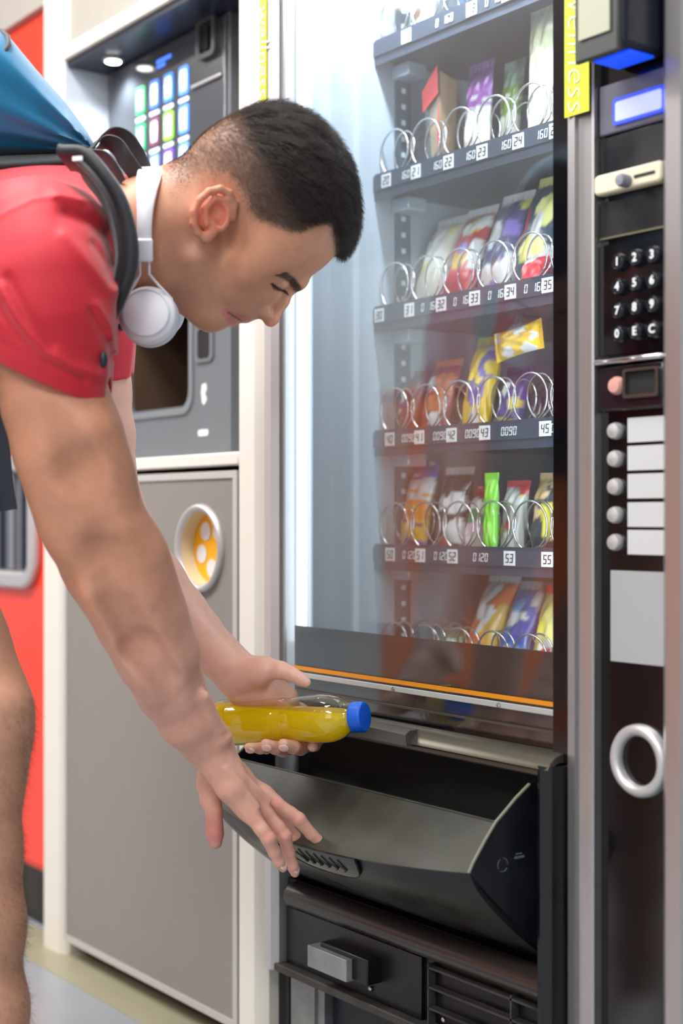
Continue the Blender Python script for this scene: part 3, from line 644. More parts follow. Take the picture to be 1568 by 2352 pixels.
# cabinet foot
mb = MB(); mb.box(X(668, .03), X(745, .03), .03, .05, .02, .162); mb.box(X(720, .03), X(727, .03), .026, .03, .02, .162); mb.build('steel_foot_frame', M['steel'], VM)
MB().box(X(745, .04), VX1 - .01, .045, .06, .02, .162).build('kick_panel', M['navy'], VM)
MB().box(-1.862, VX1, .03, .045, .0, .022).build('base_rail', M['blks'], VM)
MB().box(SX1, KX1, -.004, .03, .03, .05).build('panel_foot', M['blks'], VM)
# ---------------------------------------------------------------- implicit-surface modelling (bodies and cloth)
import openvdb as vdb
def npv(v): return np.array([v[0], v[1], v[2]], dtype=np.float32)
class Cone:
    def __init__(s, a, b, ra, rb, k=.01, neg=False):
        s.a, s.b, s.ra, s.rb, s.k, s.neg = npv(a), npv(b), ra, rb, k, neg
        s.c = (s.a + s.b) / 2; s.R = float(np.linalg.norm(s.b - s.a)) / 2 + max(ra, rb)
    def d(s, p):
        ba = s.b - s.a; L2 = float(ba @ ba) + 1e-12; pa = p - s.a
        h = np.clip(pa @ ba / L2, 0, 1); q = pa - h[..., None] * ba
        return np.sqrt(np.einsum('...i,...i', q, q)) - (s.ra + (s.rb - s.ra) * h)
class Ell:
    def __init__(s, c, R, r, k=.01, neg=False):
        """R: 3 rows = axes"""
        s.c = npv(c); s.M = np.array([npv(a) for a in R], dtype=np.float32); s.r = np.array(r, dtype=np.float32); s.k, s.neg = k, neg; s.R = float(max(r))
    def d(s, p):
        q = (p - s.c) @ s.M.T; k0 = np.sqrt(np.sum((q / s.r) ** 2, -1)) + 1e-6; k1 = np.sqrt(np.sum((q / s.r ** 2) ** 2, -1)) + 1e-6
        return k0 * (k0 - 1) / k1
def smin(a, b, k):
    h = np.clip(.5 + .5 * (b - a) / k, 0, 1); return b + (a - b) * h - k * h * (1 - h)
def smax(a, b, k): return -smin(-a, -b, k)
def chain(pts, k=.01, **kw):
    """pts: (point, radius) list"""
    return [Cone(pts[i][0], pts[i + 1][0], pts[i][1], pts[i + 1][1], k, **kw) for i in range(len(pts) - 1)]
def evaluate(base, fingers, p, cen, rad, post=None):
    D = np.full(p.shape[:-1], .08, dtype=np.float32); hit = False
    for q in base:
        if np.linalg.norm(q.c - cen) > q.R + rad + q.k + .01: continue
        hit = True; dd = q.d(p)
        D = smax(D, -dd, q.k) if q.neg else smin(D, dd, q.k)
    out = D
    for fg, k in fingers:
        loc = None
        for q in fg:
            if np.linalg.norm(q.c - cen) > q.R + rad + .02: continue
            dd = q.d(p)
            if q.neg: loc = smax(loc, -dd, q.k) if loc is not None else None
            else: loc = dd if loc is None else smin(loc, dd, q.k)
        if loc is not None: hit = True; out = np.minimum(out, smin(D, loc, k))
    if post is not None: out = post(p, out)
    return out, hit
def sdf_mesh(name, base, h, fingers=(), post=None):
    allp = list(base) + [q for f, k in fingers for q in f]; allp = [q for q in allp if not q.neg]
    lo = np.min([q.c - q.R for q in allp], 0) - .02; hi = np.max([q.c + q.R for q in allp], 0) + .02
    grid = vdb.FloatGrid(.08); Bn = 20; bs = Bn * h
    n = np.ceil((hi - lo) / bs).astype(int); ar = np.arange(Bn, dtype=np.float32)
    gx = np.stack(np.meshgrid(ar, ar, ar, indexing='ij'), -1) * h
    rad = bs * .87
    C = np.stack(np.meshgrid(*[np.arange(k) for k in n], indexing='ij'), -1).reshape(-1, 3)
    cens = (lo + (C + .5) * bs).astype(np.float32)
    # coarse pass: signed distance at the block centres
    d0 = evaluate(base, fingers, cens, cens.mean(0), 1e3, None)[0]
    keep = np.abs(d0) < rad + .02
    for ijk, cen in zip(C[keep], cens[keep]):
        o = lo + ijk * bs; v, hit = evaluate(base, fingers, (gx + o).astype(np.float32), cen, rad, post)
        if not hit: continue
        grid.copyFromArray(np.ascontiguousarray(v.astype(np.float32)), ijk=tuple(int(x) for x in ijk * Bn), tolerance=0)
    for ijk, cen in zip(C[(~keep) & (d0 < 0)], cens[(~keep) & (d0 < 0)]):
        i0 = tuple(int(x) for x in ijk * Bn); grid.fill(i0, tuple(x + Bn - 1 for x in i0), -.08)
    pts, quads = grid.convertToQuads(0.0)
    pts = pts * h + lo
    me = bpy.data.meshes.new(name); me.vertices.add(len(pts)); me.vertices.foreach_set('co', pts.astype(np.float32).ravel())
    nq = len(quads); me.loops.add(nq * 4); me.loops.foreach_set('vertex_index', quads.astype(np.int32).ravel())
    me.polygons.add(nq); me.polygons.foreach_set('loop_start', np.arange(0, nq * 4, 4, dtype=np.int32)); me.polygons.foreach_set('loop_total', np.full(nq, 4, dtype=np.int32))
    me.update(calc_edges=True); me.validate(); me.shade_smooth()
    return me
def coords(me):
    a = np.empty(len(me.vertices) * 3, dtype=np.float32); me.vertices.foreach_get('co', a); return a.reshape(-1, 3)
def normals(me):
    a = np.empty(len(me.vertices) * 3, dtype=np.float32); me.vertices.foreach_get('normal', a); return a.reshape(-1, 3)
def relax(me, it=2, f=.5):
    """laplacian smoothing in numpy"""
    e = np.empty(len(me.edges) * 2, dtype=np.int32); me.edges.foreach_get('vertices', e); e = e.reshape(-1, 2); co = coords(me).astype(np.float64); n = len(co)
    cnt = np.bincount(e.ravel(), minlength=n)[:, None].clip(1)
    for _ in range(it):
        s = np.stack([np.bincount(e[:, 0], co[e[:, 1], k], n) + np.bincount(e[:, 1], co[e[:, 0], k], n) for k in range(3)], 1)
        co += f * (s / cnt - co)
    me.vertices.foreach_set('co', co.astype(np.float32).ravel()); me.update()
def vcol(me, cols, name='Col'):
    a = me.color_attributes.new(name, 'FLOAT_COLOR', 'POINT'); c = np.ones((len(cols), 4), dtype=np.float32); c[:, :3] = cols; a.data.foreach_set('color', c.ravel())
def vnoise(p, s, seed=0):
    """cheap smooth noise from sines, about -1..1"""
    r = np.random.RandomState(seed); v = 0
    for i in range(6):
        d = r.normal(size=3); d /= np.linalg.norm(d); v = v + np.sin(p @ (d * s * (1 + .35 * i)).astype(np.float32) + r.uniform(0, 6.28)) / 6 * 1.6
    return v
class Frame:
    """local frame in pixel units at a depth: u right, v down, w towards the viewer"""
    def __init__(s, u0, v0, Z):
        s.u0, s.v0 = u0, v0; s.O = Q(u0, v0, Z); s.s = Z / F; s.ew = (CAM - s.O).normalized()
        s.ex = (RIGHT - s.ew * RIGHT.dot(s.ew)).normalized(); s.ey = s.ew.cross(s.ex); s.ey = s.ey if s.ey.z < 0 else -s.ey
    def __call__(s, u, v, w=0): return s.O + (s.ex * (u - s.u0) + s.ey * (v - s.v0) + s.ew * w) * s.s
    def inv(s, co):
        q = co - npv(s.O); return (q @ npv(s.ex)) / s.s + s.u0, (q @ npv(s.ey)) / s.s + s.v0, (q @ npv(s.ew)) / s.s
    def dir(s, u, v, w): return (s.ex * u + s.ey * v + s.ew * w).normalized()
def inpoly(u, v, poly):
    c = np.zeros(u.shape, bool); n = len(poly)
    for i in range(n):
        x1, y1 = poly[i]; x2, y2 = poly[(i + 1) % n]
        if y1 == y2: continue
        m = ((y1 > v) != (y2 > v)) & (u < (x2 - x1) * (v - y1) / (y2 - y1) + x1); c ^= m
    return c
def polydist(u, v, poly, closed=True):
    best = np.full(u.shape, 1e9, dtype=np.float32); n = len(poly)
    for i in range(n if closed else n - 1):
        a = np.array(poly[i]); b = np.array(poly[(i + 1) % n]); ba = b - a; L = ba @ ba + 1e-9
        h = np.clip(((u - a[0]) * ba[0] + (v - a[1]) * ba[1]) / L, 0, 1)
        best = np.minimum(best, np.hypot(u - a[0] - h * ba[0], v - a[1] - h * ba[1]))
    return best
def ss(a, b, x):
    t = np.clip((x - a) / (b - a), 0, 1); return t * t * (3 - 2 * t)
# ---------------------------------------------------------------- the person
def q(px, py, Z, r): return (Q(px, py, Z), r * Z / F)
PE = thing('person', 'young man in red t-shirt and black shorts bending down to the open flap', 'person', (-1.55, -.75, 0))
H = Frame(600, 500, 1.78)
N2 = (.498, .867); D2 = (-.867, .498)       # face normal and chin direction in the profile plane
hax = (H.dir(N2[0], N2[1], 0), H.dir(D2[0], D2[1], 0), H.dir(0, 0, 1))
sh = H.s
def hell(u, v, w, rn, rd, rw, k=12, neg=False, ax=None): return Ell(H(u, v, w), ax or hax, (rn * sh, rd * sh, rw * sh), k * sh, neg)
def hc_(a, b, ra, rb, k=8, neg=False): return Cone(H(*a), H(*b), ra * sh, rb * sh, k * sh, neg)
head = [
    hell(630, 442, 0, 188, 164, 142, 20), hell(545, 402, 0, 108, 105, 112, 40), hell(672, 515, 0, 112, 118, 122, 40),
    hell(624, 560, 0, 98, 120, 116, 40), hell(562, 618, 0, 100, 95, 94, 40), hell(508, 632, 0, 92, 88, 84, 40)]
for sg in (1, -1):
    head += [hc_((448, 590, 88 * sg), (468, 700, 34 * sg), 36, 30, 34), hell(590, 600, 84 * sg, 40, 60, 36, 34),
             hc_((640, 622, 64 * sg), (684, 645, 12 * sg), 17, 18, 24), hell(640, 560, 96 * sg, 60, 60, 34, 30)]
head += [hc_((484, 718, -22), (484, 718, 22), 42, 42, 26), hc_((468, 706, 0), (415, 672, 0), 40, 42, 30),
         hc_((552, 690, 0), (510, 700, 0), 50, 44, 24)]
for sg in (1, -1):
    head += [Cone(H(664, 664, 60 * sg), H(656, 672, 34 * sg), 25 * sh, 16 * sh, 18 * sh, True)]
head += [hc_((668, 652, 0), (648, 690, 0), 13, 13, 16), hc_((648, 690, 0), (624, 722, 0), 13, 18, 12), hc_((621, 731, 0), (619, 733, 0), 17, 17, 8),
         hc_((600, 710, 0), (578, 702, 0), 19, 22, 14)]
for sg in (1, -1):
    head += [hell(603, 709, 21 * sg, 23, 17, 13, 7), hell(594, 722, 9 * sg, 9, 5, 5, 4, True)]
# lips
head += [hc_((558, 722, 0), (566, 722, 0), 14, 12, 10)]
for sg in (1, -1):
    head += [hc_((561, 727, 4 * sg), (526, 704, 44 * sg), 12, 6, 4), hc_((531, 735, 2 * sg), (512, 712, 42 * sg), 13, 6, 4),
             Cone(H(552, 737, 0), H(521, 709, 46 * sg), 4.6 * sh, 3 * sh, 2.5 * sh, True)]
    head += [hell(640, 641, 56 * sg, 23, 23, 23, 5)]        # closed-looking upper lids over the eyeballs
# ears
ear = []
for sg in (1, -1):
    w0 = 128 * sg
    loop = [(536, 500, 126), (541, 470, 131), (530, 447, 142), (511, 438, 150), (487, 444, 156), (466, 462, 161), (453, 487, 162), (452, 512, 158), (460, 532, 150), (474, 543, 144)]
    L = [(H(a, b, c * sg), 8.5 * sh) for a, b, c in loop]
    ear += chain(L, 4 * sh)
    ear += [hell(494, 488, 136 * sg, 40, 42, 16, 8), Cone(H(478, 545, 140 * sg), H(492, 530, 136 * sg), 12 * sh, 12 * sh, 8 * sh),
            Ell(H(506, 490, 154 * sg), hax, (25 * sh, 20 * sh, 21 * sh), 6 * sh, True)]
    ear += chain([(H(530, 462, 142 * sg), 5 * sh), (H(500, 458, 150 * sg), 5.5 * sh), (H(478, 480, 153 * sg), 6 * sh), (H(480, 515, 150 * sg), 6.5 * sh)], 5 * sh)
    ear += [Cone(H(512, 522, 140 * sg), H(522, 512, 138 * sg), 9 * sh, 8 * sh, 6 * sh), Ell(H(510, 508, 146 * sg), hax, (9 * sh, 9 * sh, 14 * sh), 4 * sh, True)]
head += ear
# neck
head += [Cone(H(520, 425, 0), H(400, 505, 0), 95 * sh, 112 * sh, 40 * sh), Cone(H(400, 505, 0), H(285, 545, 0), 112 * sh, 124 * sh, 40 * sh), Cone(H(470, 590, 0), H(330, 600, 0), 82 * sh, 95 * sh, 40 * sh)]
for sg in (1, -1): head += [Cone(H(478, 560, 92 * sg), H(340, 680, 50 * sg), 22 * sh, 20 * sh, 20 * sh)]
body = head
# torso under the shirt
TF = Frame(60, 620, 1.82)
body += [Ell(TF(60, 612, 0), (TF.dir(1, -.1, 0), TF.dir(.1, 1, 0), TF.dir(0, 0, 1)), (.15, .080, .15), .03),
         Ell(TF(-180, 660, 0), (TF.dir(1, -.2, 0), TF.dir(.2, 1, 0), TF.dir(0, 0, 1)), (.20, .085, .13), .04),
         Ell(TF(-400, 770, 0), (TF.dir(1, -.4, 0), TF.dir(.4, 1, 0), TF.dir(0, 0, 1)), (.17, .11, .16), .06)]
# near (right) arm
arm = [(75, 600, 1.66, 122), (105, 760, 1.665, 122), (128, 930, 1.67, 119), (150, 1010, 1.675, 117), (180, 1100, 1.68, 115), (202, 1185, 1.69, 111), (236, 1262, 1.70, 102), (274, 1340, 1.71, 98),
       (314, 1420, 1.73, 93), (352, 1500, 1.75, 86), (390, 1580, 1.78, 76), (431, 1652, 1.80, 65), (472, 1702, 1.82, 54), (493, 1733, 1.828, 47)]
body += chain([q(*a) for a in arm], .012)
body += [Cone(Q(176, 1316, 1.70), Q(190, 1338, 1.70), .012, .014, .018), Cone(Q(110, 1060, 1.645), Q(170, 1240, 1.665), .022, .014, .04), Cone(Q(200, 1000, 1.64), Q(262, 1200, 1.66), .030, .022, .05),
         Cone(Q(310, 1290, 1.69), Q(385, 1500, 1.74), .034, .022, .05), Cone(Q(240, 1275, 1.629), Q(322, 1352, 1.634), .018, .014, .03, True), Cone(Q(222, 1360, 1.665), Q(350, 1590, 1.74), .016, .012, .02),
         Cone(Q(515, 1684, 1.80), Q(519, 1692, 1.80), .006, .0065, .016),
         Cone(Q(300, 1395, 1.655), Q(395, 1560, 1.715), .006, .005, .018, True)]
body += [Cone(Q(236, 1350, 1.640), Q(320, 1490, 1.689), .012, .015, .018, True), Cone(Q(320, 1490, 1.689), Q(410, 1610, 1.722), .015, .010, .018, True), Cone(Q(110, 960, 1.582), Q(180, 1080, 1.602), .012, .018, .025, True), Cone(Q(180, 1080, 1.602), Q(240, 1190, 1.612), .018, .012, .025, True),
         Cone(Q(470, 1600, 1.76), Q(505, 1672, 1.79), .006, .005, .012), Cone(Q(520, 1765, 1.80), Q(592, 1852, 1.812), .0035, .003, .006), Cone(Q(530, 1752, 1.81), Q(618, 1838, 1.835), .0035, .003, .006)]
# its hand: palm, four fingers, thumb
palm = [q(493, 1733, 1.828, 45)]
body += chain([q(493, 1733, 1.828, 44), q(520, 1775, 1.83, 38), q(560, 1830, 1.835, 33), q(590, 1860, 1.838, 24)], .010)
body += chain([q(500, 1745, 1.845, 42), q(540, 1790, 1.855, 36), q(590, 1828, 1.865, 28), q(622, 1846, 1.868, 22)], .010)
body += chain([q(500, 1760, 1.815, 34), q(530, 1810, 1.815, 30), q(565, 1860, 1.82, 24)], .010)
fingers = []
def finger(pts, k=.008): fingers.append((chain([q(*a) for a in pts], .003), k))
finger([(560, 1845, 1.818, 20), (581, 1878, 1.815, 18.5), (601, 1905, 1.812, 16.5), (617, 1927, 1.812, 17), (630, 1958, 1.818, 14), (641, 1981, 1.823, 13.5), (650, 1993, 1.826, 11)])
finger([(588, 1838, 1.84, 19), (612, 1870, 1.838, 17), (639, 1900, 1.838, 15.5), (653, 1921, 1.838, 16.5), (663, 1958, 1.845, 13.5), (672, 1990, 1.85, 13), (677, 2005, 1.853, 10.5)])
finger([(610, 1825, 1.862, 19), (636, 1848, 1.86, 17), (668, 1868, 1.862, 15), (686, 1882, 1.862, 16), (715, 1916, 1.868, 13.5), (743, 1942, 1.872, 13), (754, 1950, 1.873, 10.5)])
finger([(610, 1845, 1.89, 19), (640, 1876, 1.895, 16), (662, 1901, 1.90, 14), (680, 1925, 1.90, 13), (693, 1936, 1.90, 10.5)])
finger([(480, 1765, 1.865, 26), (478, 1800, 1.87, 27), (484, 1838, 1.87, 24), (491, 1862, 1.868, 20), (492, 1893, 1.866, 19.5), (493, 1915, 1.864, 20.5), (495, 1935, 1.862, 15)], .016)
# far (left) arm
farm = [(215, 640, 1.98, 84), (222, 780, 1.985, 78), (224, 900, 1.99, 74), (230, 1000, 1.99, 77), (236, 1080, 1.99, 72), (252, 1150, 1.99, 70), (290, 1238, 1.985, 72), (352, 1340, 1.985, 72),
        (410, 1410, 1.985, 64), (452, 1455, 1.985, 56), (498, 1502, 1.985, 50), (530, 1531, 1.985, 47)]
body += chain([q(*a) for a in farm], .012)
body += chain([q(530, 1531, 1.985, 46), q(560, 1556, 1.985, 44), q(600, 1580, 1.99, 44), q(650, 1606, 2.0, 36)], .012)
body += chain([q(545, 1560, 1.99, 44), q(575, 1590, 2.0, 44), q(630, 1625, 2.015, 38), q(680, 1640, 2.02, 28)], .012)
body += chain([q(555, 1546, 1.965, 34), q(592, 1545, 1.955, 32)], .014)
# thumb over the bottle, fingers coming round under it
finger([(575, 1540, 1.965, 30), (612, 1536, 1.95, 27), (645, 1540, 1.94, 21), (668, 1548, 1.935, 17.5), (690, 1560, 1.93, 15.5), (702, 1567, 1.928, 12)], .012)
for (bx, by), (mx, my), (tx, ty), (ex, ey), r in (((600, 1630), (625, 1712), (598, 1719), (571, 1716), 13), ((640, 1635), (665, 1722), (633, 1718), (610, 1709), 15.5), ((672, 1640), (706, 1716), (674, 1716), (650, 1709), 16)):
    finger([(bx, by, 2.03, 20), (mx + 6, my - 40, 2.045, 17), (mx, my - 4, 2.01, 15.5), ((mx + tx) / 2, (my + ty) / 2 + 3, 1.965, r), (tx, ty, 1.935, r), (ex, ey, 1.918, r * .8)], .008)
finger([(690, 1640, 2.02, 20), (722, 1668, 2.03, 16), (730, 1698, 2.0, 14.5), (722, 1712, 1.965, 13.5), (718, 1715, 1.945, 12.5)], .008)
# legs: the near one shows at the left edge, the far one stands behind
leg = [(-330, 860, 1.74, 150), (-200, 1200, 1.72, 142), (-96, 1500, 1.71, 108), (-34, 1620, 1.70, 90), (-30, 1690, 1.70, 86), (-46, 1800, 1.70, 86), (-56, 1960, 1.70, 92), (-52, 2120, 1.70, 96), (-26, 2320, 1.70, 78), (-2, 2560, 1.70, 56), (0, 2740, 1.70, 52)]
body += chain([q(*a) for a in leg], .035)
body += [Cone(Q(6, 1628, 1.68), Q(12, 1668, 1.68), .026, .022, .02)]
leg2 = [(-340, 860, 1.95, 130), (-330, 1250, 1.97, 115), (-300, 1560, 1.97, 80), (-320, 1680, 1.98, 72), (-380, 1850, 2.02, 78), (-420, 2200, 2.06, 56), (-440, 2470, 2.1, 42)]
body += chain([q(*a) for a in leg2], .02)
bm_ = sdf_mesh('body', body, .0019, fingers)
relax(bm_, 1, .4)
co = coords(bm_); nr = normals(bm_)
u, v, ww = H.inv(co)
# ---- skin colours (tan face; pinker hands and paler far arm with light painted in; reddish ear and knuckles, stubble, cropped hair)
lin = lambda *c: np.array(srgb(*c)[:3], dtype=np.float32)
col = np.tile(lin(198, 140, 112), (len(co), 1))
def blend(mask, c): 
    global col
    col = col * (1 - mask[:, None]) + c * mask[:, None]
# image-plane position of every vertex, used to tell the body regions apart
rel = co - npv(CAM); Zc = rel @ npv(VIEW); U = rel @ npv(RIGHT) / Zc * F + 784; V_ = 1188 - rel[:, 2] / Zc * F
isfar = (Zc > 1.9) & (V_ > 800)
blend(ss(1300, 1700, V_ + .2 * U) * (U > 60) * .75, lin(222, 168, 152))  # pinker, paler hands: the vending machine's light is painted into the skin
blend(isfar.astype(np.float32) * .7 * (U > 60), lin(228, 178, 160))  # far arm paler: the light falling on it is put into the colour
blend(((V_ > 1400) & (U < 110)).astype(np.float32) * .6, lin(196, 150, 126))
def spot(p, r, c, a):
    d = np.linalg.norm(co - npv(p), axis=1); blend(ss(r, r * .3, d) * a, c)
for p in ((617, 1927, 1.80), (653, 1921, 1.825), (686, 1882, 1.85), (581, 1878, 1.80), (612, 1870, 1.82), (636, 1848, 1.85)): spot(Q(*p), .014, lin(214, 140, 130), .5)
spot(Q(494, 1905, 1.865), .035, lin(196, 112, 112), .65)
spot(Q(176, 1325, 1.69), .03, lin(206, 130, 116), .5)
near = (Zc < 2.0) & (Zc > 1.5)
hd = (u > 380) & (v < 800)
earm = ss(60, 30, np.hypot(u - 492, v - 490)) * (np.abs(ww) > 118) * hd; blend(earm * .75, lin(226, 128, 104))
lipm = np.minimum(polydist(u, v, [(566, 730), (545, 722), (516, 709)], False), polydist(u, v, [(536, 742), (525, 728), (514, 712)], False))
blend(ss(10, 5, lipm) * hd * .7, lin(196, 100, 106))
blend(ss(3.2, 1.2, polydist(u, v, [(552, 734), (536, 722), (517, 708)], False)) * hd * (np.abs(ww) < 60) * .8, lin(90, 36, 38))
spot(H(619, 738, 0), .018, lin(222, 130, 116), .45)
stub = ss(95, 30, polydist(u, v, [(430, 600), (440, 690), (480, 735), (560, 715)], False)) * hd * (1 - ss(0, 10, (v < 590).astype(float))); blend(stub * .22, lin(120, 104, 96))
hairpoly = [(350, 300), (420, 180), (518, 120), (694, 120), (840, 200), (920, 400), (900, 600), (830, 680), (768, 602), (758, 562), (745, 514), (716, 524), (684, 540), (655, 537), (622, 524), (584, 512), (562, 490), (548, 452), (520, 426), (480, 424), (440, 440), (405, 465), (372, 420)]
ins = inpoly(u, v, hairpoly); dd = polydist(u, v, hairpoly)
edge = np.where(ins, dd, 0)
fade = ins * ss(0, 1, edge / (70 - 46 * ss(430, 640, u)))
frontness = ss(480, 640, u + (500 - v) * .25)
dens = np.clip(fade * (.30 + .70 * ss(480, 720, u)) , 0, 1) * hd
blend(fade * hd * .55, lin(128, 98, 82)); blend(dens * .8, lin(66, 52, 50))
brow = polydist(u, v, [(622, 616), (648, 624), (668, 640), (682, 660)], False)
bw = (np.abs(ww) > 8) & (np.abs(ww) < 112)
blend(ss(12, 5, brow) * hd * bw * .9, lin(50, 34, 30))
lash = polydist(u, v, [(620, 644), (634, 657), (648, 664), (656, 662)], False)
blend(ss(4.5, 2, lash) * hd * (np.abs(ww) > 30) * (np.abs(ww) < 90) * .95, lin(24, 18, 18))
col *= (1 + .03 * vnoise(co, 60, 3))[:, None]
vcol(bm_, np.clip(col, 0, 1))
M['skin'] = mat('skin', srgb(205, 150, 125), .46, spec=.4, sub=.12, attr='Col', noise=.05, nscale=90, bump=.12, bscale=700)
bm_.materials.append(M['skin'])
bo = bpy.data.objects.new('body', bm_); COL.objects.link(bo); bo.parent = PE; bm_.transform(Matrix.Translation(-PE.location))
off = npv(PE.location)

def strands(name, pos, dirs, ln, rad, material, parent, n=3, curl=None):
    """real hairs: one curve each"""
    cu = bpy.data.hair_curves.new(name); N = len(pos); cu.add_curves([n] * N)
    t = np.linspace(0, 1, n, dtype=np.float32)[None, :, None]
    p = pos[:, None, :] + dirs[:, None, :] * ln[:, None, None] * t
    if curl is not None: p = p + curl[:, None, :] * (t ** 2) * ln[:, None, None]
    p -= npv(parent.location)
    cu.attributes['position'].data.foreach_set('vector', np.ascontiguousarray(p, dtype=np.float32).ravel())
    a = cu.attributes.get('radius') or cu.attributes.new('radius', 'FLOAT', 'POINT')
    a.data.foreach_set('value', np.repeat(np.array([[rad * (1 - .6 * k / (n - 1)) for k in range(n)]], dtype=np.float32), N, 0).ravel())
    cu.materials.append(material); o = bpy.data.objects.new(name, cu); COL.objects.link(o); o.parent = parent; o['kind'] = 'stuff'; return o
rs = np.random.RandomState(5)
M['hair'] = mat('dark_hair', srgb(50, 40, 38), .45, spec=.4); M['bodyhair'] = mat('body_hair', srgb(70, 50, 40), .6)
idx = np.where(ins & hd & (np.abs(ww) < 175) & ~((earm > .05)))[0]
wgt = (.45 + dens[idx]); pick = rs.choice(idx, 72000, p=wgt / wgt.sum())
e1 = co[pick] + rs.normal(scale=.0008, size=(len(pick), 3)); nn = nr[pick]
fr = npv(H.dir(.75, .66, 0)); tang = fr - nn * (nn @ fr)[:, None]; tang /= np.linalg.norm(tang, axis=1)[:, None] + 1e-6
topn = ss(585, 745, u[pick] + (430 - v[pick]) * .55) * ss(0, 40, edge[pick])
lnn = (.0012 + .0030 * fade[pick] + .0185 * topn) * rs.uniform(.6, 1.15, len(pick))
tuft = np.stack([vnoise(e1, 260, k) for k in (11, 12, 13)], 1) * .45       # tufts share a direction
dr = nn * (.62 + .25 * topn[:, None]) + tang * .6 + tuft * topn[:, None] + rs.normal(scale=.16, size=nn.shape); dr /= np.linalg.norm(dr, axis=1)[:, None]
tp = topn + rs.normal(scale=.08, size=len(pick)) > .25
M['hair2'] = mat('cropped_brown_hair', srgb(88, 68, 60), .5, spec=.4)
strands('hair', e1[tp], dr[tp], lnn[tp], .00016, M['hair'], PE, 4, curl=(tang * .5 - nn * .25)[tp])
strands('cropped_hair', e1[~tp], dr[~tp], lnn[~tp], .00011, M['hair2'], PE, 3, curl=(tang * .5 - nn * .25)[~tp])
# brow hairs
idx = np.where((brow < 9) & hd & bw & (nr @ npv(H.dir(N2[0], N2[1], 0)) > -.2))[0]
if len(idx):
    pick = rs.choice(idx, 1500); strands('eyebrow', co[pick], (npv(H.dir(-.5, -.6, .0)) * .7 + nr[pick] * .5 + rs.normal(scale=.15, size=(1500, 3))), np.full(1500, .005), .0001, M['hair'], PE)
# leg and forearm hair
idx = np.where((U < 130) & (V_ > 1600) & (Zc < 1.85))[0]
pick = rs.choice(idx, 15000); dn = np.array([0, 0, -1.]); 
strands('leg_hair', co[pick], nr[pick] * .55 + dn * .7 + rs.normal(scale=.35, size=(15000, 3)), rs.uniform(.004, .010, 15000), .00006, M['bodyhair'], PE, 4, curl=rs.normal(scale=.4, size=(15000, 3)))
# eyes
lb_, ld_ = [], []
for sg in (1, -1):
    for i in range(46):
        f_ = i / 45; lb_.append(npv(H(622 + 34 * f_, 648 + 17 * f_ - 3 * math.sin(math.pi * f_), (84 - 42 * f_) * sg))); ld_.append(npv(H.dir(.25 + .2 * f_, .85, .35 * sg)))
    MB().ball(H(640.2, 641.4, 56 * sg), 22.4 * sh, 22.4 * sh, 22.4 * sh, 14).build('eyeball', mat('eye_white_%d' % (sg + 1), srgb(120, 100, 92), .2), PE, smooth=80)
strands('eyelashes', np.array(lb_), np.array(ld_), np.full(len(lb_), .0075), .00022, M['hair'], PE)
# nails
def nail(p, tip, rad, dorsal, w=.0056, l=.0065):
    """p: nail centre on the finger, tip direction"""
    z = Vector(dorsal).normalized(); x = (Vector(tip) - z * Vector(tip).dot(z)).normalized(); y = z.cross(x); R = Matrix((x, y, z)).transposed()
    MB().ball(Vector(p) + z * rad, l, w, .0016, 8, R=R).build('fingernail', M['nail'], PE, smooth=80)
M['nail'] = mat('fingernail', srgb(238, 200, 194), .25, coat=.3)
dz = H.dir
nail(Q(645, 1988, 1.825), dz(.5, .85, 0), .0058, dz(.62, -.25, .7))
nail(Q(674, 1996, 1.852), dz(.35, .93, 0), .0056, dz(.75, -.2, .6))
nail(Q(747, 1944, 1.870), dz(.7, .7, 0), .0066, dz(.4, -.65, .65))
nail(Q(688, 1931, 1.90), dz(.6, .7, 0), .0056, dz(.6, -.55, .4))
nail(Q(690, 1561, 1.93), dz(.88, .42, 0), .0072, dz(.35, -.75, .55), .006, .0075)
nail(Q(575, 1718, 1.92), dz(-1, .0, .2), .0048, dz(-.1, .5, .85))
nail(Q(613, 1711, 1.92), dz(-1, -.35, .2), .0066, dz(-.1, .35, .95), .006, .007)
nail(Q(652, 1711, 1.92), dz(-1, -.3, .2), .0068, dz(-.1, .35, .95), .006, .007)

# ---------------------------------------------------------------- t-shirt
def pl(c, n): return npv(c), npv(Vector(n).normalized())
hemN = pl(Q(121, 866, 1.67), H.dir(-.4, .916, 0)); hemF = pl(Q(262, 868, 1.99), H.dir(.05, 1, 0))
neckP = pl(H(304, 540, 0), H.dir(.99, .11, 0))
tors = [Ell(TF(85, 588, 0), (TF.dir(1, -.1, 0), TF.dir(.1, 1, 0), TF.dir(0, 0, 1)), (.165, .113, .185), .05),
        Ell(TF(-180, 655, 0), (TF.dir(1, -.2, 0), TF.dir(.2, 1, 0), TF.dir(0, 0, 1)), (.22, .118, .17), .04),
        Ell(TF(-350, 735, 0), (TF.dir(1, -.4, 0), TF.dir(.4, 1, 0), TF.dir(0, 0, 1)), (.14, .120, .165), .05),
        Cone(TF(150, 570, 0), TF(262, 548, 0), .086, .0735, .03), Cone(TF(262, 548, 0), TF(330, 541, 0), .0735, .0745, .01)]
sl1 = chain([q(85, 572, 1.67, 164), q(100, 650, 1.66, 168), q(112, 740, 1.66, 162), q(122, 830, 1.665, 148), q(131, 900, 1.67, 137)], .02)
sl2 = chain([q(205, 600, 1.97, 104), q(222, 700, 1.98, 96), q(224, 790, 1.985, 90), q(222, 860, 1.99, 82), q(222, 920, 1.99, 80)], .02)
arm_in = [Cone(Q(105, 760, 1.665), Q(160, 1040, 1.675), .0622, .0605, .01), Cone(Q(222, 780, 1.985), Q(226, 1000, 1.99), .0462, .0462, .01)]
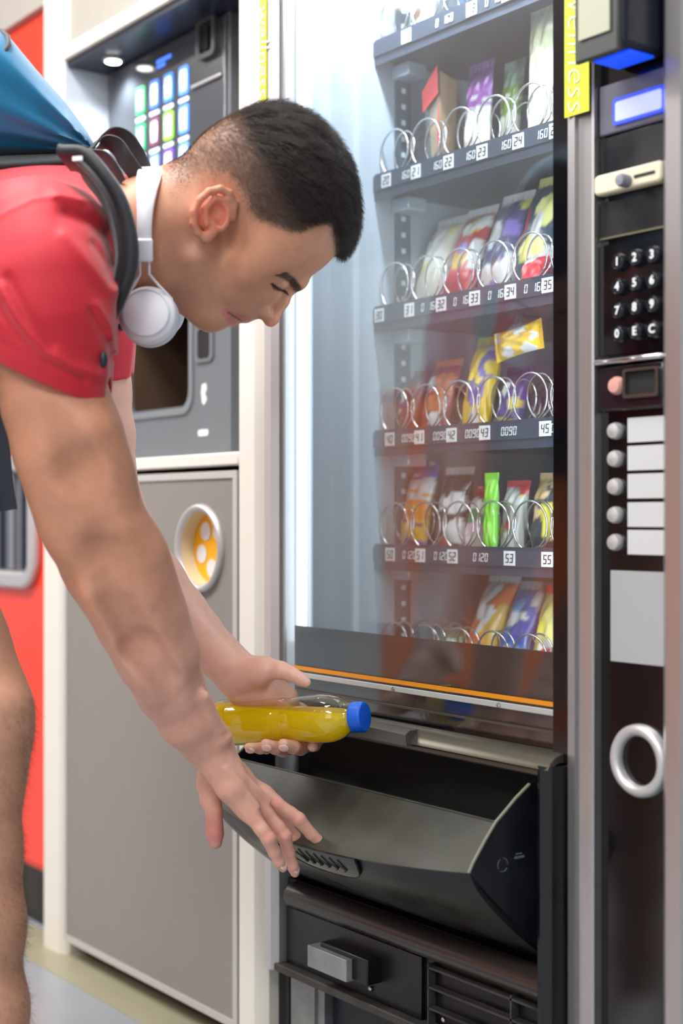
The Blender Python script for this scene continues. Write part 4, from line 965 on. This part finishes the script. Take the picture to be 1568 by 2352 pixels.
def shirt_post(p, d):
    for n_ in (hemN, hemF):
        t = (p - n_[0]) @ n_[1]
        side = np.linalg.norm(p - n_[0], axis=-1) < .2
        inn = arm_in[0] if n_ is hemN else arm_in[1]
        if n_ is hemF: side &= ((p - n_[0]) @ npv(VIEW) > -.12)
        d = np.where(side, smax(d, t, .003), d)
        d = np.where(side & (t > -.05), np.maximum(d, -inn.d(p)), d)
    t = (p - neckP[0]) @ neckP[1]; d = smax(d, t, .004)
    rel_ = p - npv(CAM); z_ = rel_ @ npv(VIEW); uu = rel_ @ npv(RIGHT) / z_ * F + 784; vv = 1188 - rel_[..., 2] / z_ * F
    if z_.min() < 1.78 and uu.max() > -150:
        for pts_, wd_, am_ in FOLDS: d = d - am_ * np.exp(-(polydist(uu, vv, pts_, False) / wd_) ** 2)
    d = d + .0010 * vnoise(p, 34, 21)
    return d
FOLDS = [([(130, 446), (200, 462), (262, 508)], 16, .0045), ([(150, 492), (205, 512), (246, 552), (266, 610)], 15, -.006), ([(150, 540), (190, 590), (232, 640), (262, 668)], 16, .004),
         ([(215, 560), (246, 610), (258, 650)], 10, -.004), ([(0, 660), (40, 740), (100, 810), (170, 848), (236, 862)], 13, .0045), ([(0, 705), (50, 778), (110, 832), (190, 872)], 11, -.004),
         ([(20, 640), (64, 730), (120, 790)], 12, -.0035), ([(222, 700), (252, 750), (270, 810)], 9, .0035), ([(212, 716), (240, 768), (256, 820)], 9, -.0035), ([(205, 800), (235, 850)], 8, -.002),
         ([(-40, 520), (20, 482), (80, 456), (140, 448), (210, 462), (268, 500)], 4, .0016), ([(-5, 784), (120, 842), (246, 894)], 4, -.0012)]
sm = sdf_mesh('t_shirt', tors + sl1 + sl2, .0028, (), shirt_post)
relax(sm, 2, .5)
def cloth(name, c, rough, weave=900, bump=.15, noise=.04, sheen=.3):
    m = mat(name, c, rough, noise=noise, nscale=30, bump=bump, bscale=weave); m.node_tree.nodes['Principled BSDF'].inputs['Sheen Weight'].default_value = sheen; return m
M['shirt'] = cloth('red_jersey', srgb(198, 14, 40), .62)
sm.materials.append(M['shirt'])
so = bpy.data.objects.new('t_shirt', sm); COL.objects.link(so); so.parent = PE; sm.transform(Matrix.Translation(-PE.location))
so['label'] = 'red short-sleeved t-shirt'
mb = MB(); cpt = Q(238, 826, 1.612)
mb.ball(cpt, .0045, .0045, .0095, 8); mb.build('sleeve_logo', M['navy'], so, smooth=80)
# shorts (outside the frame, seen in reflections and from the side)
sh_ = chain([q(-345, 800, 1.74, 185), q(-220, 1180, 1.72, 178)], .02) + chain([q(-345, 800, 1.95, 160), q(-330, 1200, 1.97, 150)], .02) + [Ell(TF(-430, 795, 0), (TF.dir(1, -.4, 0), TF.dir(.4, 1, 0), TF.dir(0, 0, 1)), (.19, .142, .192), .04)]
m_ = sdf_mesh('shorts', sh_, .006); M['shorts'] = cloth('black_shorts', srgb(30, 32, 40), .7); m_.materials.append(M['shorts'])
o = bpy.data.objects.new('shorts', m_); COL.objects.link(o); o.parent = PE; m_.transform(Matrix.Translation(-PE.location))
# shoes
def shoe(ax, ay):
    a = Vector((ax, ay, 0)); fwd = Vector((SA, CA, 0)); rings = []
    side = Vector((-fwd.y, fwd.x, 0))
    for t, wd, h in ((-.075, .028, .05), (-.06, .036, .085), (-.02, .040, .10), (.03, .041, .085), (.08, .046, .062), (.13, .048, .048), (.17, .042, .038), (.195, .025, .026)):
        c = a + fwd * t; rings.append([c + side * wd * math.cos(b) * (1 if math.sin(b) < .2 else .85) + Vector((0, 0, max(.0, h / 2 + h / 2 * math.sin(b)))) for b in [2 * math.pi * k / 16 for k in range(16)]])
    s_ = MB().loft(rings).build('shoe', M['white'], PE, smooth=80, subdiv=1)
    MB().loft([[p.copy() * 1 if False else Vector((p.x, p.y, z)) for p in [a + fwd * (.06 + .145 * math.cos(b)) + side * .046 * math.sin(b) for b in [2 * math.pi * k / 20 for k in range(20)]]] for z in (0, .016)]).build('sole', M['navy'], s_)
p = Q(0, 2740, 1.70); shoe(p.x, p.y); p = Q(-440, 2470, 2.1); shoe(p.x, p.y)
# ---------------------------------------------------------------- backpack
BP = thing('backpack', 'teal backpack with black straps worn on the man\'s back', 'backpack', tuple(Q(-60, 340, 1.82)))
BF = Frame(60, 300, 1.82)
prof = [(214, 330, 348, 60), (196, 300, 350, 100), (150, 236, 352, 135), (88, 164, 354, 160), (37, 100, 356, 172), (10, 78, 358, 178), (-60, 50, 362, 190), (-180, 60, 380, 200), (-300, 100, 410, 205), (-400, 180, 445, 195), (-450, 260, 450, 160), (-470, 330, 430, 90)]
fine = []
for i in range(len(prof) - 1):
    for j in range(8):
        t = j / 8; fine.append(tuple(a + (b - a) * t for a, b in zip(prof[i], prof[i + 1])))
fine.append(prof[-1])
rings = []
for (uu, v0, v1, hw) in fine:
    ring = []; cv = (v0 + v1) / 2; hv = (v1 - v0) / 2
    for k in range(72):
        a = 2 * math.pi * k / 72; ca, sa = math.cos(a), math.sin(a)
        x = math.copysign(abs(ca) ** .75, ca); y = math.copysign(abs(sa) ** .75, sa)
        # folds radiating from the strap anchor at (214,345)
        vv = cv - y * hv; ang = math.atan2((345 - vv), max(214 - uu, 8)); dist = math.hypot(214 - uu, 345 - vv)
        fo = 0
        for fa, fw, fh in ((.13, .045, -9), (.20, .05, 7), (.06, .03, 5), (.42, .05, 6), (.62, .06, -6), (.80, .05, 6)):
            fo += fh * math.exp(-((ang - fa) / fw) ** 2) * min(1, dist / 60) * math.exp(-dist / 420)
        ring.append(BF(uu, vv, x * hw + (fo * (1 if x > 0 else -1) * min(1, hw / 60)) * abs(x) * 1.7))
    rings.append(ring)
M['teal'] = cloth('teal_nylon', srgb(0, 112, 158), .42, weave=1200, bump=.08)
M['web'] = cloth('black_webbing', srgb(22, 24, 34), .6, weave=600, bump=.3)
M['navyweb'] = cloth('navy_webbing', srgb(12, 24, 44), .6, weave=500, bump=.4)
MB().loft(rings).build('bag', M['teal'], BP, smooth=80)
MB().tube([Q(-60, 150, 1.715), Q(-20, 138, 1.712), Q(8, 122, 1.716), Q(20, 104, 1.722), Q(18, 84, 1.735), Q(4, 72, 1.75), Q(-20, 66, 1.76)], .0032, 8).build('zip_piping', M['web'], BP, smooth=80)
# back panel between bag and shirt
rings = []
for (uu, v0, v1, hw) in [(222, 344, 366, 90), (190, 345, 380, 140), (120, 350, 390, 172), (0, 354, 396, 196), (-150, 372, 424, 204), (-300, 405, 470, 190), (-430, 450, 520, 150)]:
    ring = []
    for k in range(28):
        a = 2 * math.pi * k / 28; ca, sa = math.cos(a), math.sin(a)
        ring.append(BF(uu, (v0 + v1) / 2 - math.copysign(abs(sa) ** .7, sa) * (v1 - v0) / 2, math.copysign(abs(ca) ** .6, ca) * (hw + 4)))
    rings.append(ring)
MB().loft(rings).build('back_panel', M['web'], BP, smooth=80)
def nstrap(pts, width, thick, wdirs=None, m='web', name='shoulder_strap', parent=BP, fine_=6):
    P_ = [Q(*p) for p in pts]; out = []
    for i in range(len(P_) - 1):
        p0 = P_[max(i - 1, 0)]; p1 = P_[i]; p2 = P_[i + 1]; p3 = P_[min(i + 2, len(P_) - 1)]
        for j in range(fine_):
            t = j / fine_; out.append(.5 * ((2 * p1) + (-p0 + p2) * t + (2 * p0 - 5 * p1 + 4 * p2 - p3) * t * t + (-p0 + 3 * p1 - 3 * p2 + p3) * t ** 3))
    out.append(P_[-1])
    return MB().ribbon(out, wdirs or H.dir(.25, .0, 1), width, thick).build(name, M[m], parent, smooth=60)
s1 = nstrap([(150, 362, 1.66), (190, 372, 1.655), (228, 412, 1.65), (262, 462, 1.65), (282, 520, 1.652), (291, 580, 1.655), (285, 630, 1.66), (268, 672, 1.67), (225, 740, 1.72)], .052, .013, H.dir(.42, -.2, .85))
nstrap([(175, 366, 1.635), (213, 404, 1.628), (246, 455, 1.626), (266, 520, 1.628), (274, 585, 1.632), (266, 640, 1.64)], .010, .006, H.dir(.4, .1, 1), name='strap_piping')
nstrap([(200, 350, 1.93), (262, 420, 1.93), (300, 520, 1.93), (305, 640, 1.94), (270, 740, 1.96)], .060, .012, H.dir(.3, .1, 1))
# grab loop and load straps behind the neck
nstrap([(206, 345, 1.78), (232, 318, 1.78), (262, 308, 1.78), (292, 322, 1.78), (318, 360, 1.78), (334, 400, 1.78)], .030, .003, H.dir(.55, -.35, .75), name='grab_loop')
nstrap([(212, 352, 1.76), (240, 334, 1.76), (268, 340, 1.755), (290, 368, 1.75), (312, 400, 1.75), (322, 418, 1.75)], .034, .003, H.dir(.5, -.35, .8), name='load_strap')
nstrap([(214, 356, 1.745), (240, 362, 1.74), (262, 388, 1.738), (278, 420, 1.74)], .022, .003, H.dir(.5, -.3, .8), name='load_strap')
MB().box(-.006, .006, -.001, .001, -.0025, .0025).build('strap_tag', M['white']).matrix_world = Matrix.Translation(Q(178, 364, 1.62)) @ Matrix.Rotation(AL, 4, 'Z'); o = bpy.data.objects['strap_tag']; o.parent = BP; o.matrix_parent_inverse = Matrix.Translation(-BP.location)
nstrap([(-40, 780, 1.70), (-14, 900, 1.71), (0, 1000, 1.715), (10, 1100, 1.715), (20, 1172, 1.715)], .021, .0022, H.dir(1, -.1, .15), m='navyweb', name='dangling_strap')

# ---------------------------------------------------------------- headphones round the neck
HP = thing('headphones', 'white over-ear headphones worn round the man\'s neck', 'headphones', tuple(H(347, 600, 100)))
M['hpw'] = mat('white_matt_plastic', srgb(232, 230, 238), .38); M['hpg'] = mat('pale_grey_plastic', srgb(200, 204, 218), .35)
pts = []; wd = []
for i in range(41):
    a = math.radians(-98 + 196 * i / 40)        # 0 = over the nape, +-98 beside the neck
    uu = 350 + 4 * math.cos(a); vv = 520 + 12 - 140 * math.cos(a); wp = 152 * math.sin(a); pts.append(H(uu - 6 * abs(math.sin(a)) ** 2, vv, wp)); wd.append((58 - 26 * abs(math.sin(a)) ** 3) * sh)
MB().ribbon(pts, H.dir(1, -.03, 0), wd, .0062).build('headband', M['hpw'], HP, smooth=50)
for sg in (1, -1):
    sl = MB().prism([(-.012, -.0135), (.012, -.0135), (.0125, .0135), (-.0115, .0135)], 'y', -.006, .006).build('slider', M['hpw'], None, bevel=.0025); sl.parent = HP; sl.matrix_local = Matrix.Translation(H(339, 570, 154 * sg) - HP.location) @ Matrix((( H.ex.x, H.ew.x, -H.ey.x), (H.ex.y, H.ew.y, -H.ey.y), (H.ex.z, H.ew.z, -H.ey.z))).to_4x4()
    cc = (347, 716)
    wn = H.dir(-.10, -.30, sg); cen = H(cc[0], cc[1], 128 * sg)
    up = H.dir(0, -1, .2 * sg)
    for s2 in (-1, 1):
        w_ = 150 * sg
        MB().tube([H(342 + 10 * s2, 592, w_), H(342 + 10 * s2, 622, w_), H(345 + 26 * s2, 645, w_), H(347 + 52 * s2, 676, 142 * sg), H(347 + 58 * s2, 712, 132 * sg)], .0018, 8).build('wire_yoke', M['hpw'], HP, smooth=80)
    cup = MB().lathe([(.0, .022), (.026, .0218), (.0283, .0205), (.0288, .0165), (.0325, .0145), (.0343, .010), (.0345, .004), (.0338, -.002), (.031, -.004)], cen, wn, 48).build('ear_cup', M['hpw'], HP, smooth=50)
    MB().lathe([(.0262, .0221), (.0275, .0221), (.0275, .0213), (.0262, .0213)], cen, wn, 48, cap=False).build('cup_seam', M['hpg'], cup, smooth=60)
    MB().lathe([(.031, -.004), (.0345, -.008), (.035, -.014), (.032, -.020), (.02, -.021)], cen, wn, 40).build('ear_pad', M['hpg'], HP, smooth=80)

# ---------------------------------------------------------------- juice bottle
A = Q(498, 1660, 2.005); B = Q(846, 1646, 1.905)
BT = thing('juice_bottle', 'small plastic bottle of yellow juice with blue cap held over the flap', 'bottle', tuple((A + B) / 2))
ax = (B - A).normalized(); L = (B - A).length; sc = L / .208
pr = [(.0, .0), (.024, .0), (.029, .002), (.0315, .008), (.0318, .022), (.0310, .024), (.0310, .026), (.0320, .028), (.0318, .055), (.0300, .085), (.0296, .098), (.0288, .0995), (.0288, .1015), (.0296, .103), (.0302, .115), (.0322, .138), (.0330, .150), (.0320, .161), (.0280, .172), (.0225, .179), (.0195, .182), (.0185, .186), (.0205, .1865), (.0205, .188), (.0185, .189), (.0170, .190), (.0170, .200)]
M['pet'] = glass_mat('clear_pet', (.97, .98, .97, 1), 1.6, .04)
MB().lathe([(r, h * sc) for r, h in pr], A, ax, 48, cap=False).build('bottle_shell', M['pet'], BT, smooth=30)
# liquid: inside of the bottle below a level plane
inner = [(max(r - .0012, .0001), h * sc + (.001 if i == 0 else 0)) for i, (r, h) in enumerate(pr) if h < .196]
mbq = MB().lathe(inner, A, ax, 48)
bmq = bmesh.new(); vs = [bmq.verts.new(v_) for v_ in mbq.v]
for f in mbq.f:
    try: bmq.faces.new([vs[i] for i in f])
    except ValueError: pass
bmesh.ops.recalc_face_normals(bmq, faces=bmq.faces)
lev = Q(660, 1625, 1.96)
r_ = bmesh.ops.bisect_plane(bmq, geom=bmq.verts[:] + bmq.edges[:] + bmq.faces[:], plane_co=lev, plane_no=(0, 0, 1), clear_outer=True)
ed = [g for g in r_['geom_cut'] if isinstance(g, bmesh.types.BMEdge)]
try: bmesh.ops.contextual_create(bmq, geom=ed)
except Exception: pass
bmesh.ops.recalc_face_normals(bmq, faces=bmq.faces)
me = bpy.data.meshes.new('juice'); bmq.to_mesh(me); bmq.free(); me.transform(Matrix.Translation(-BT.location)); me.shade_smooth(); me.set_sharp_from_angle(angle=.6)
mj = mat('yellow_juice', srgb(255, 226, 0), .12, sub=0, spec=.3); bs = mj.node_tree.nodes['Principled BSDF']; nt = mj.node_tree
tl = nt.nodes.new('ShaderNodeBsdfTranslucent'); tl.inputs[0].default_value = srgb(255, 232, 10); mxx = nt.nodes.new('ShaderNodeMixShader'); mxx.inputs[0].default_value = .45
nt.links.new(bs.outputs[0], mxx.inputs[1]); nt.links.new(tl.outputs[0], mxx.inputs[2]); nt.links.new(mxx.outputs[0], nt.nodes['Material Output'].inputs[0])
me.materials.append(mj); o = bpy.data.objects.new('juice', me); COL.objects.link(o); o.parent = BT
M['blue'] = mat('blue_plastic', srgb(0, 92, 214), .38)
c0 = A + ax * (.188 * sc); cp = MB(); prc = []
n = 72; rings = []
for h, r, rib in ((.0, .0200, 0), (.002, .0205, 0), (.003, .0202, 1), (.0145, .0200, 1), (.0160, .0198, 0), (.0175, .0185, 0), (.0178, .0, 0)):
    a_ = ax.orthogonal().normalized(); b_ = ax.cross(a_)
    rings.append([c0 + ax * h + (a_ * math.cos(2 * math.pi * k / n) + b_ * math.sin(2 * math.pi * k / n)) * max(r + (.0003 if rib and k % 2 else 0), 1e-5) for k in range(n)])
cp.loft(rings).build('bottle_cap', M['blue'], BT, smooth=35)
MB().lathe([(.0188, -.004), (.0198, -.0035), (.0198, -.001), (.0188, -.0005)], c0, ax, 40, cap=False).build('cap_ring', M['blue'] if False else M['pet'], BT)
# ---------------------------------------------------------------- products on the trays
M['foil'] = mat('printed_foil', (1, 1, 1, 1), .28, attr='Col', bump=.1, bscale=60, coat=.2)
M['film'] = glass_mat('clear_film', (.95, .96, .95, 1), 2.0, .12)
def blobcol(x, z, pal, seed, mode):
    """flat print of a wrapper: bands and rounded patches, colours only"""
    r = random.Random(seed); n = len(pal)
    if mode == 'bands':
        k = min(n - 1, int((1 - z) * n * .999)); c = pal[k]
        if math.sin(z * 40 + x * 3) > .93: c = pal[(k + 1) % n]
        return c
    c = pal[0]
    for i in range(9):
        cx, cz, a, b = r.uniform(-.5, .5), r.uniform(0, 1), r.uniform(.12, .34), r.uniform(.05, .15)
        if ((x - cx) / a) ** 2 + ((z - cz) / b) ** 2 < 1: c = pal[1 + i % (n - 1)]
    if z > .9: c = pal[-1] if mode == 'patch' else pal[0]
    return c
def wrapper(name, label, cat, row, px, y, wd, ht, th, lean, pal, mode='patch', seed=0, dx=0, zoff=0, yaw=0, taper=0):
    pal = [srgb(*c)[:3] for c in pal]
    nx, nz = 18, 30; vs = []; cols = []; fs = []
    rr = random.Random(seed + 9); ph = [rr.uniform(0, 6.28) for _ in range(6)]
    for side in (1, -1):
        for j in range(nz + 1):
            for i in range(nx + 1):
                s = i / nx * 2 - 1; t = j / nz
                edge = max(0, 1 - abs(s) ** 3.0) ** .6; ve = min(1, max(0, (min(t, 1 - t) - .07) / .22)) ** .6
                d = th / 2 * edge * ve + (.0012 * math.sin(i * 2.2) if (t < .07 or t > .93) else 0)
                cr = .0022 * math.sin(9 * t + 4 * s + ph[0]) * math.sin(5 * s + 7 * t + ph[1]) + .0012 * math.sin(17 * t - 9 * s + ph[2])
                w_ = wd / 2 * (1 - taper * t) * (1 - .10 * math.sin(math.pi * t))
                vs.append((s * w_, -side * (d + cr * ve * edge), t * ht)); cols.append(blobcol(s / 2, t, pal, seed + (3 if side < 0 else 0), mode))
        o = 0 if side == 1 else (nx + 1) * (nz + 1)
        for j in range(nz):
            for i in range(nx):
                a = o + j * (nx + 1) + i; f = (a, a + 1, a + nx + 2, a + nx + 1); fs.append(f if side == 1 else f[::-1])
    me = bpy.data.meshes.new(name); me.from_pydata(vs, [], fs); me.shade_smooth(); vcol(me, np.array(cols)); me.materials.append(M['foil'])
    root = bpy.data.objects.new(name, me); COL.objects.link(root); tag(root, label, cat, 'snacks on the trays of the vending machine')
    y += .014
    root.location = (X(px, y) + dx, y, ROWS[row] - .010 + zoff); root.rotation_euler = (math.radians(-lean), 0, math.radians(yaw))
    bpy.context.view_layer.update(); return root
W_, R_c, Y_c = (238, 236, 232), (214, 40, 44), (246, 214, 60)
PR = (104, 74, 168); NV = (34, 42, 66)
items = [
 (0, 962, .22, .062, .13, .03, 8, [(226, 232, 232), (90, 160, 80), (110, 70, 40), W_], 'patch', 'snack_bag', 'white and green snack bag on the top visible tray, left side'),
 (0, 1075, .23, .062, .12, .03, 10, [(52, 92, 150), (30, 60, 110), W_], 'patch', 'snack_bag', 'blue snack bag on the top visible tray above label 13'),
 (1, 1092, .235, .060, .175, .022, 4, [(92, 52, 110), (150, 70, 170), W_, (236, 230, 214), (230, 224, 210)], 'bands', 'sandwich_pack', 'purple topped white sandwich pack standing above label 23'),
 (1, 1163, .262, .048, .175, .020, 6, [(150, 172, 160), (110, 150, 60), (214, 216, 200), (206, 204, 190)], 'bands', 'sandwich_pack', 'green banded sandwich pack standing above label 24'),
 (1, 1243, .225, .062, .225, .022, 2, [(168, 172, 150), (196, 196, 160), (238, 232, 200), W_, (240, 234, 206), W_], 'bands', 'sandwich_pack', 'tall cream and white sandwich pack at the glass edge above label 25'),
 (2, 973, .232, .072, .185, .040, 20, [(222, 214, 196), W_, (232, 216, 120), (214, 90, 84), W_], 'patch', 'crisp_bag', 'white and pale yellow crisp bag leftmost on the third visible tray'),
 (2, 1040, .232, .072, .190, .040, 20, [(200, 52, 60), W_, (240, 190, 60), (130, 90, 190), W_], 'patch', 'crisp_bag', 'red and white crisp bag beside the pale yellow bag'),
 (2, 1118, .232, .072, .200, .040, 20, [(92, 84, 130), W_, (236, 220, 110), (150, 130, 210), W_], 'patch', 'crisp_bag', 'purple and yellow crisp bag standing above label 34'),
 (2, 1198, .232, .072, .215, .040, 20, [(52, 70, 92), (246, 236, 150), W_, (220, 60, 70), (250, 236, 140)], 'patch', 'crisp_bag', 'cream yellow topped crisp bag with dark side above label 35'),
 (2, 1284, .232, .072, .210, .040, 20, [(64, 100, 124), W_, (206, 50, 70), (60, 90, 110)], 'patch', 'crisp_bag', 'slate blue crisp bag cut by the right edge of the glass'),
 (2, 1222, .212, .050, .070, .034, 12, [(226, 44, 60), (250, 130, 130), W_], 'patch', 'sweet_bag', 'small bright red sweet bag lying in the coil above label 35'),
 (3, 925, .232, .064, .130, .036, 14, [(110, 34, 48), (90, 60, 120), W_, (120, 40, 50)], 'patch', 'snack_bag', 'dark red snack bag leftmost on the fourth visible tray'),
 (3, 990, .232, .068, .145, .036, 16, [(150, 34, 48), W_, (190, 60, 60), (214, 120, 60)], 'patch', 'snack_bag', 'maroon and white snack bag above label 42'),
 (3, 1083, .222, .062, .170, .036, 14, [(248, 206, 30), (250, 214, 50), W_, (120, 110, 190), (252, 214, 30)], 'patch', 'snack_bag', 'bright yellow snack bag standing above label 43'),
 (3, 1160, .245, .060, .120, .036, 16, [(84, 66, 140), (244, 206, 50), W_, (80, 60, 120)], 'patch', 'snack_bag', 'purple and yellow snack bag between label 43 and label 45'),
 (4, 945, .225, .066, .165, .036, 12, [(94, 92, 190), W_, (240, 150, 50), (244, 196, 60), (92, 52, 140)], 'bands', 'biscuit_pack', 'blue white and orange biscuit pack leftmost on the fifth visible tray'),
 (4, 1028, .225, .068, .150, .036, 10, [(48, 40, 46), (60, 48, 52), (204, 70, 70), W_], 'patch', 'biscuit_pack', 'dark brown biscuit pack above label 52'),
 (4, 1082, .220, .042, .120, .026, 14, [(206, 60, 70), W_, (40, 160, 100), (236, 200, 220), W_, (206, 70, 80)], 'bands', 'sweet_bag', 'striped red white and green sweet bag left of the bright green pack'),
 (4, 1126, .200, .030, .135, .016, 1, [(140, 226, 70), (170, 240, 110), (150, 232, 80)], 'patch', 'chewing_gum_pack', 'narrow bright green pack standing above label 53'),
 (4, 1172, .225, .050, .125, .030, 8, [(176, 170, 160), W_, (196, 196, 190), (244, 214, 20), (200, 60, 60)], 'patch', 'sweet_bag', 'clear and yellow sweet bag right of the bright green pack'),
 (4, 1256, .222, .066, .135, .044, 8, [(58, 62, 74), (196, 168, 120), (244, 226, 90), (206, 176, 130)], 'patch', 'nut_bag', 'navy and beige nut bag standing above label 55'),
 (5, 1010, .225, .060, .090, .032, 22, [(70, 150, 100), W_, (60, 140, 90), (190, 150, 110)], 'patch', 'snack_bag', 'small green and white bag leftmost on the lowest tray'),
 (5, 1085, .225, .072, .185, .040, 22, [(240, 118, 50), W_, (244, 190, 70), (250, 130, 40), W_], 'patch', 'crisp_bag', 'orange and white crisp bag on the lowest tray'),
 (5, 1160, .225, .072, .175, .040, 22, [(60, 110, 200), (120, 180, 240), W_, (40, 70, 180), (170, 170, 180)], 'patch', 'crisp_bag', 'blue and white crisp bag on the lowest tray'),
 (5, 1252, .222, .072, .165, .044, 14, [(246, 238, 150), (250, 240, 90), W_, (236, 224, 130), (226, 50, 56)], 'patch', 'crisp_bag', 'pale yellow crisp bag with red top on the lowest tray'),
]
for i, (row, px, y, wd, ht, th, lean, pal, mode, nm, lbl) in enumerate(items):
    wrapper(nm, lbl, nm.split('_')[0] + (' bag' if 'bag' in nm else ' pack') if nm != 'chewing_gum_pack' else 'gum pack', row, px, y, wd, ht, th, lean, pal, mode, seed=i * 7 + 1)
o = wrapper('snack_bar', 'yellow wrapped snack bar lying across the top of the purple snack bag', 'snack bar', 3, 1205, .232, .045, .10, .02, 0, [(250, 206, 40), W_, (244, 190, 30)], 'patch', 77)
o.rotation_euler = (0, math.radians(82), 0); o.location = (X(1138, .232), .232, ROWS[3] + .128)
# clear wedge sandwich with red label
t = thing('wedge_sandwich', 'clear wedge sandwich pack with red label standing above label 22', 'sandwich', (X(1002, .24), .24, ROWS[1] - .01))
x = X(1002, .24); z = ROWS[1] - .01
MB().loft([[(x - .004, .235, z), (x + .018, .228, z), (x + .006, .26, z)], [(x - .012, .238, z + .07), (x + .030, .226, z + .07), (x + .010, .29, z + .07)], [(x - .020, .240, z + .150), (x + .020, .230, z + .172), (x + .006, .28, z + .165)]]).build('bread', mat('bread', srgb(214, 176, 130), .7, noise=.1), t, smooth=50)
MB().loft([[(x - .008, .231, z), (x + .020, .223, z), (x + .008, .262, z)], [(x - .016, .233, z + .07), (x + .033, .220, z + .07), (x + .012, .295, z + .07)], [(x - .026, .236, z + .150), (x + .022, .226, z + .178), (x + .008, .285, z + .170)]]).build('film', M['film'], t)
MB().add([(x - .0275, .2335, z + .150), (x + .021, .2235, z + .180), (x + .0255, .2215, z + .135), (x - .0225, .2305, z + .115), (x + .0215, .2225, z + .045), (x + .0305, .2195, z + .05), (x + .029, .220, z + .11)], [(0, 1, 2, 3), (2, 6, 5, 4)]).build('red_label', mat('red_label', srgb(232, 48, 44), .35), t, recalc=False)
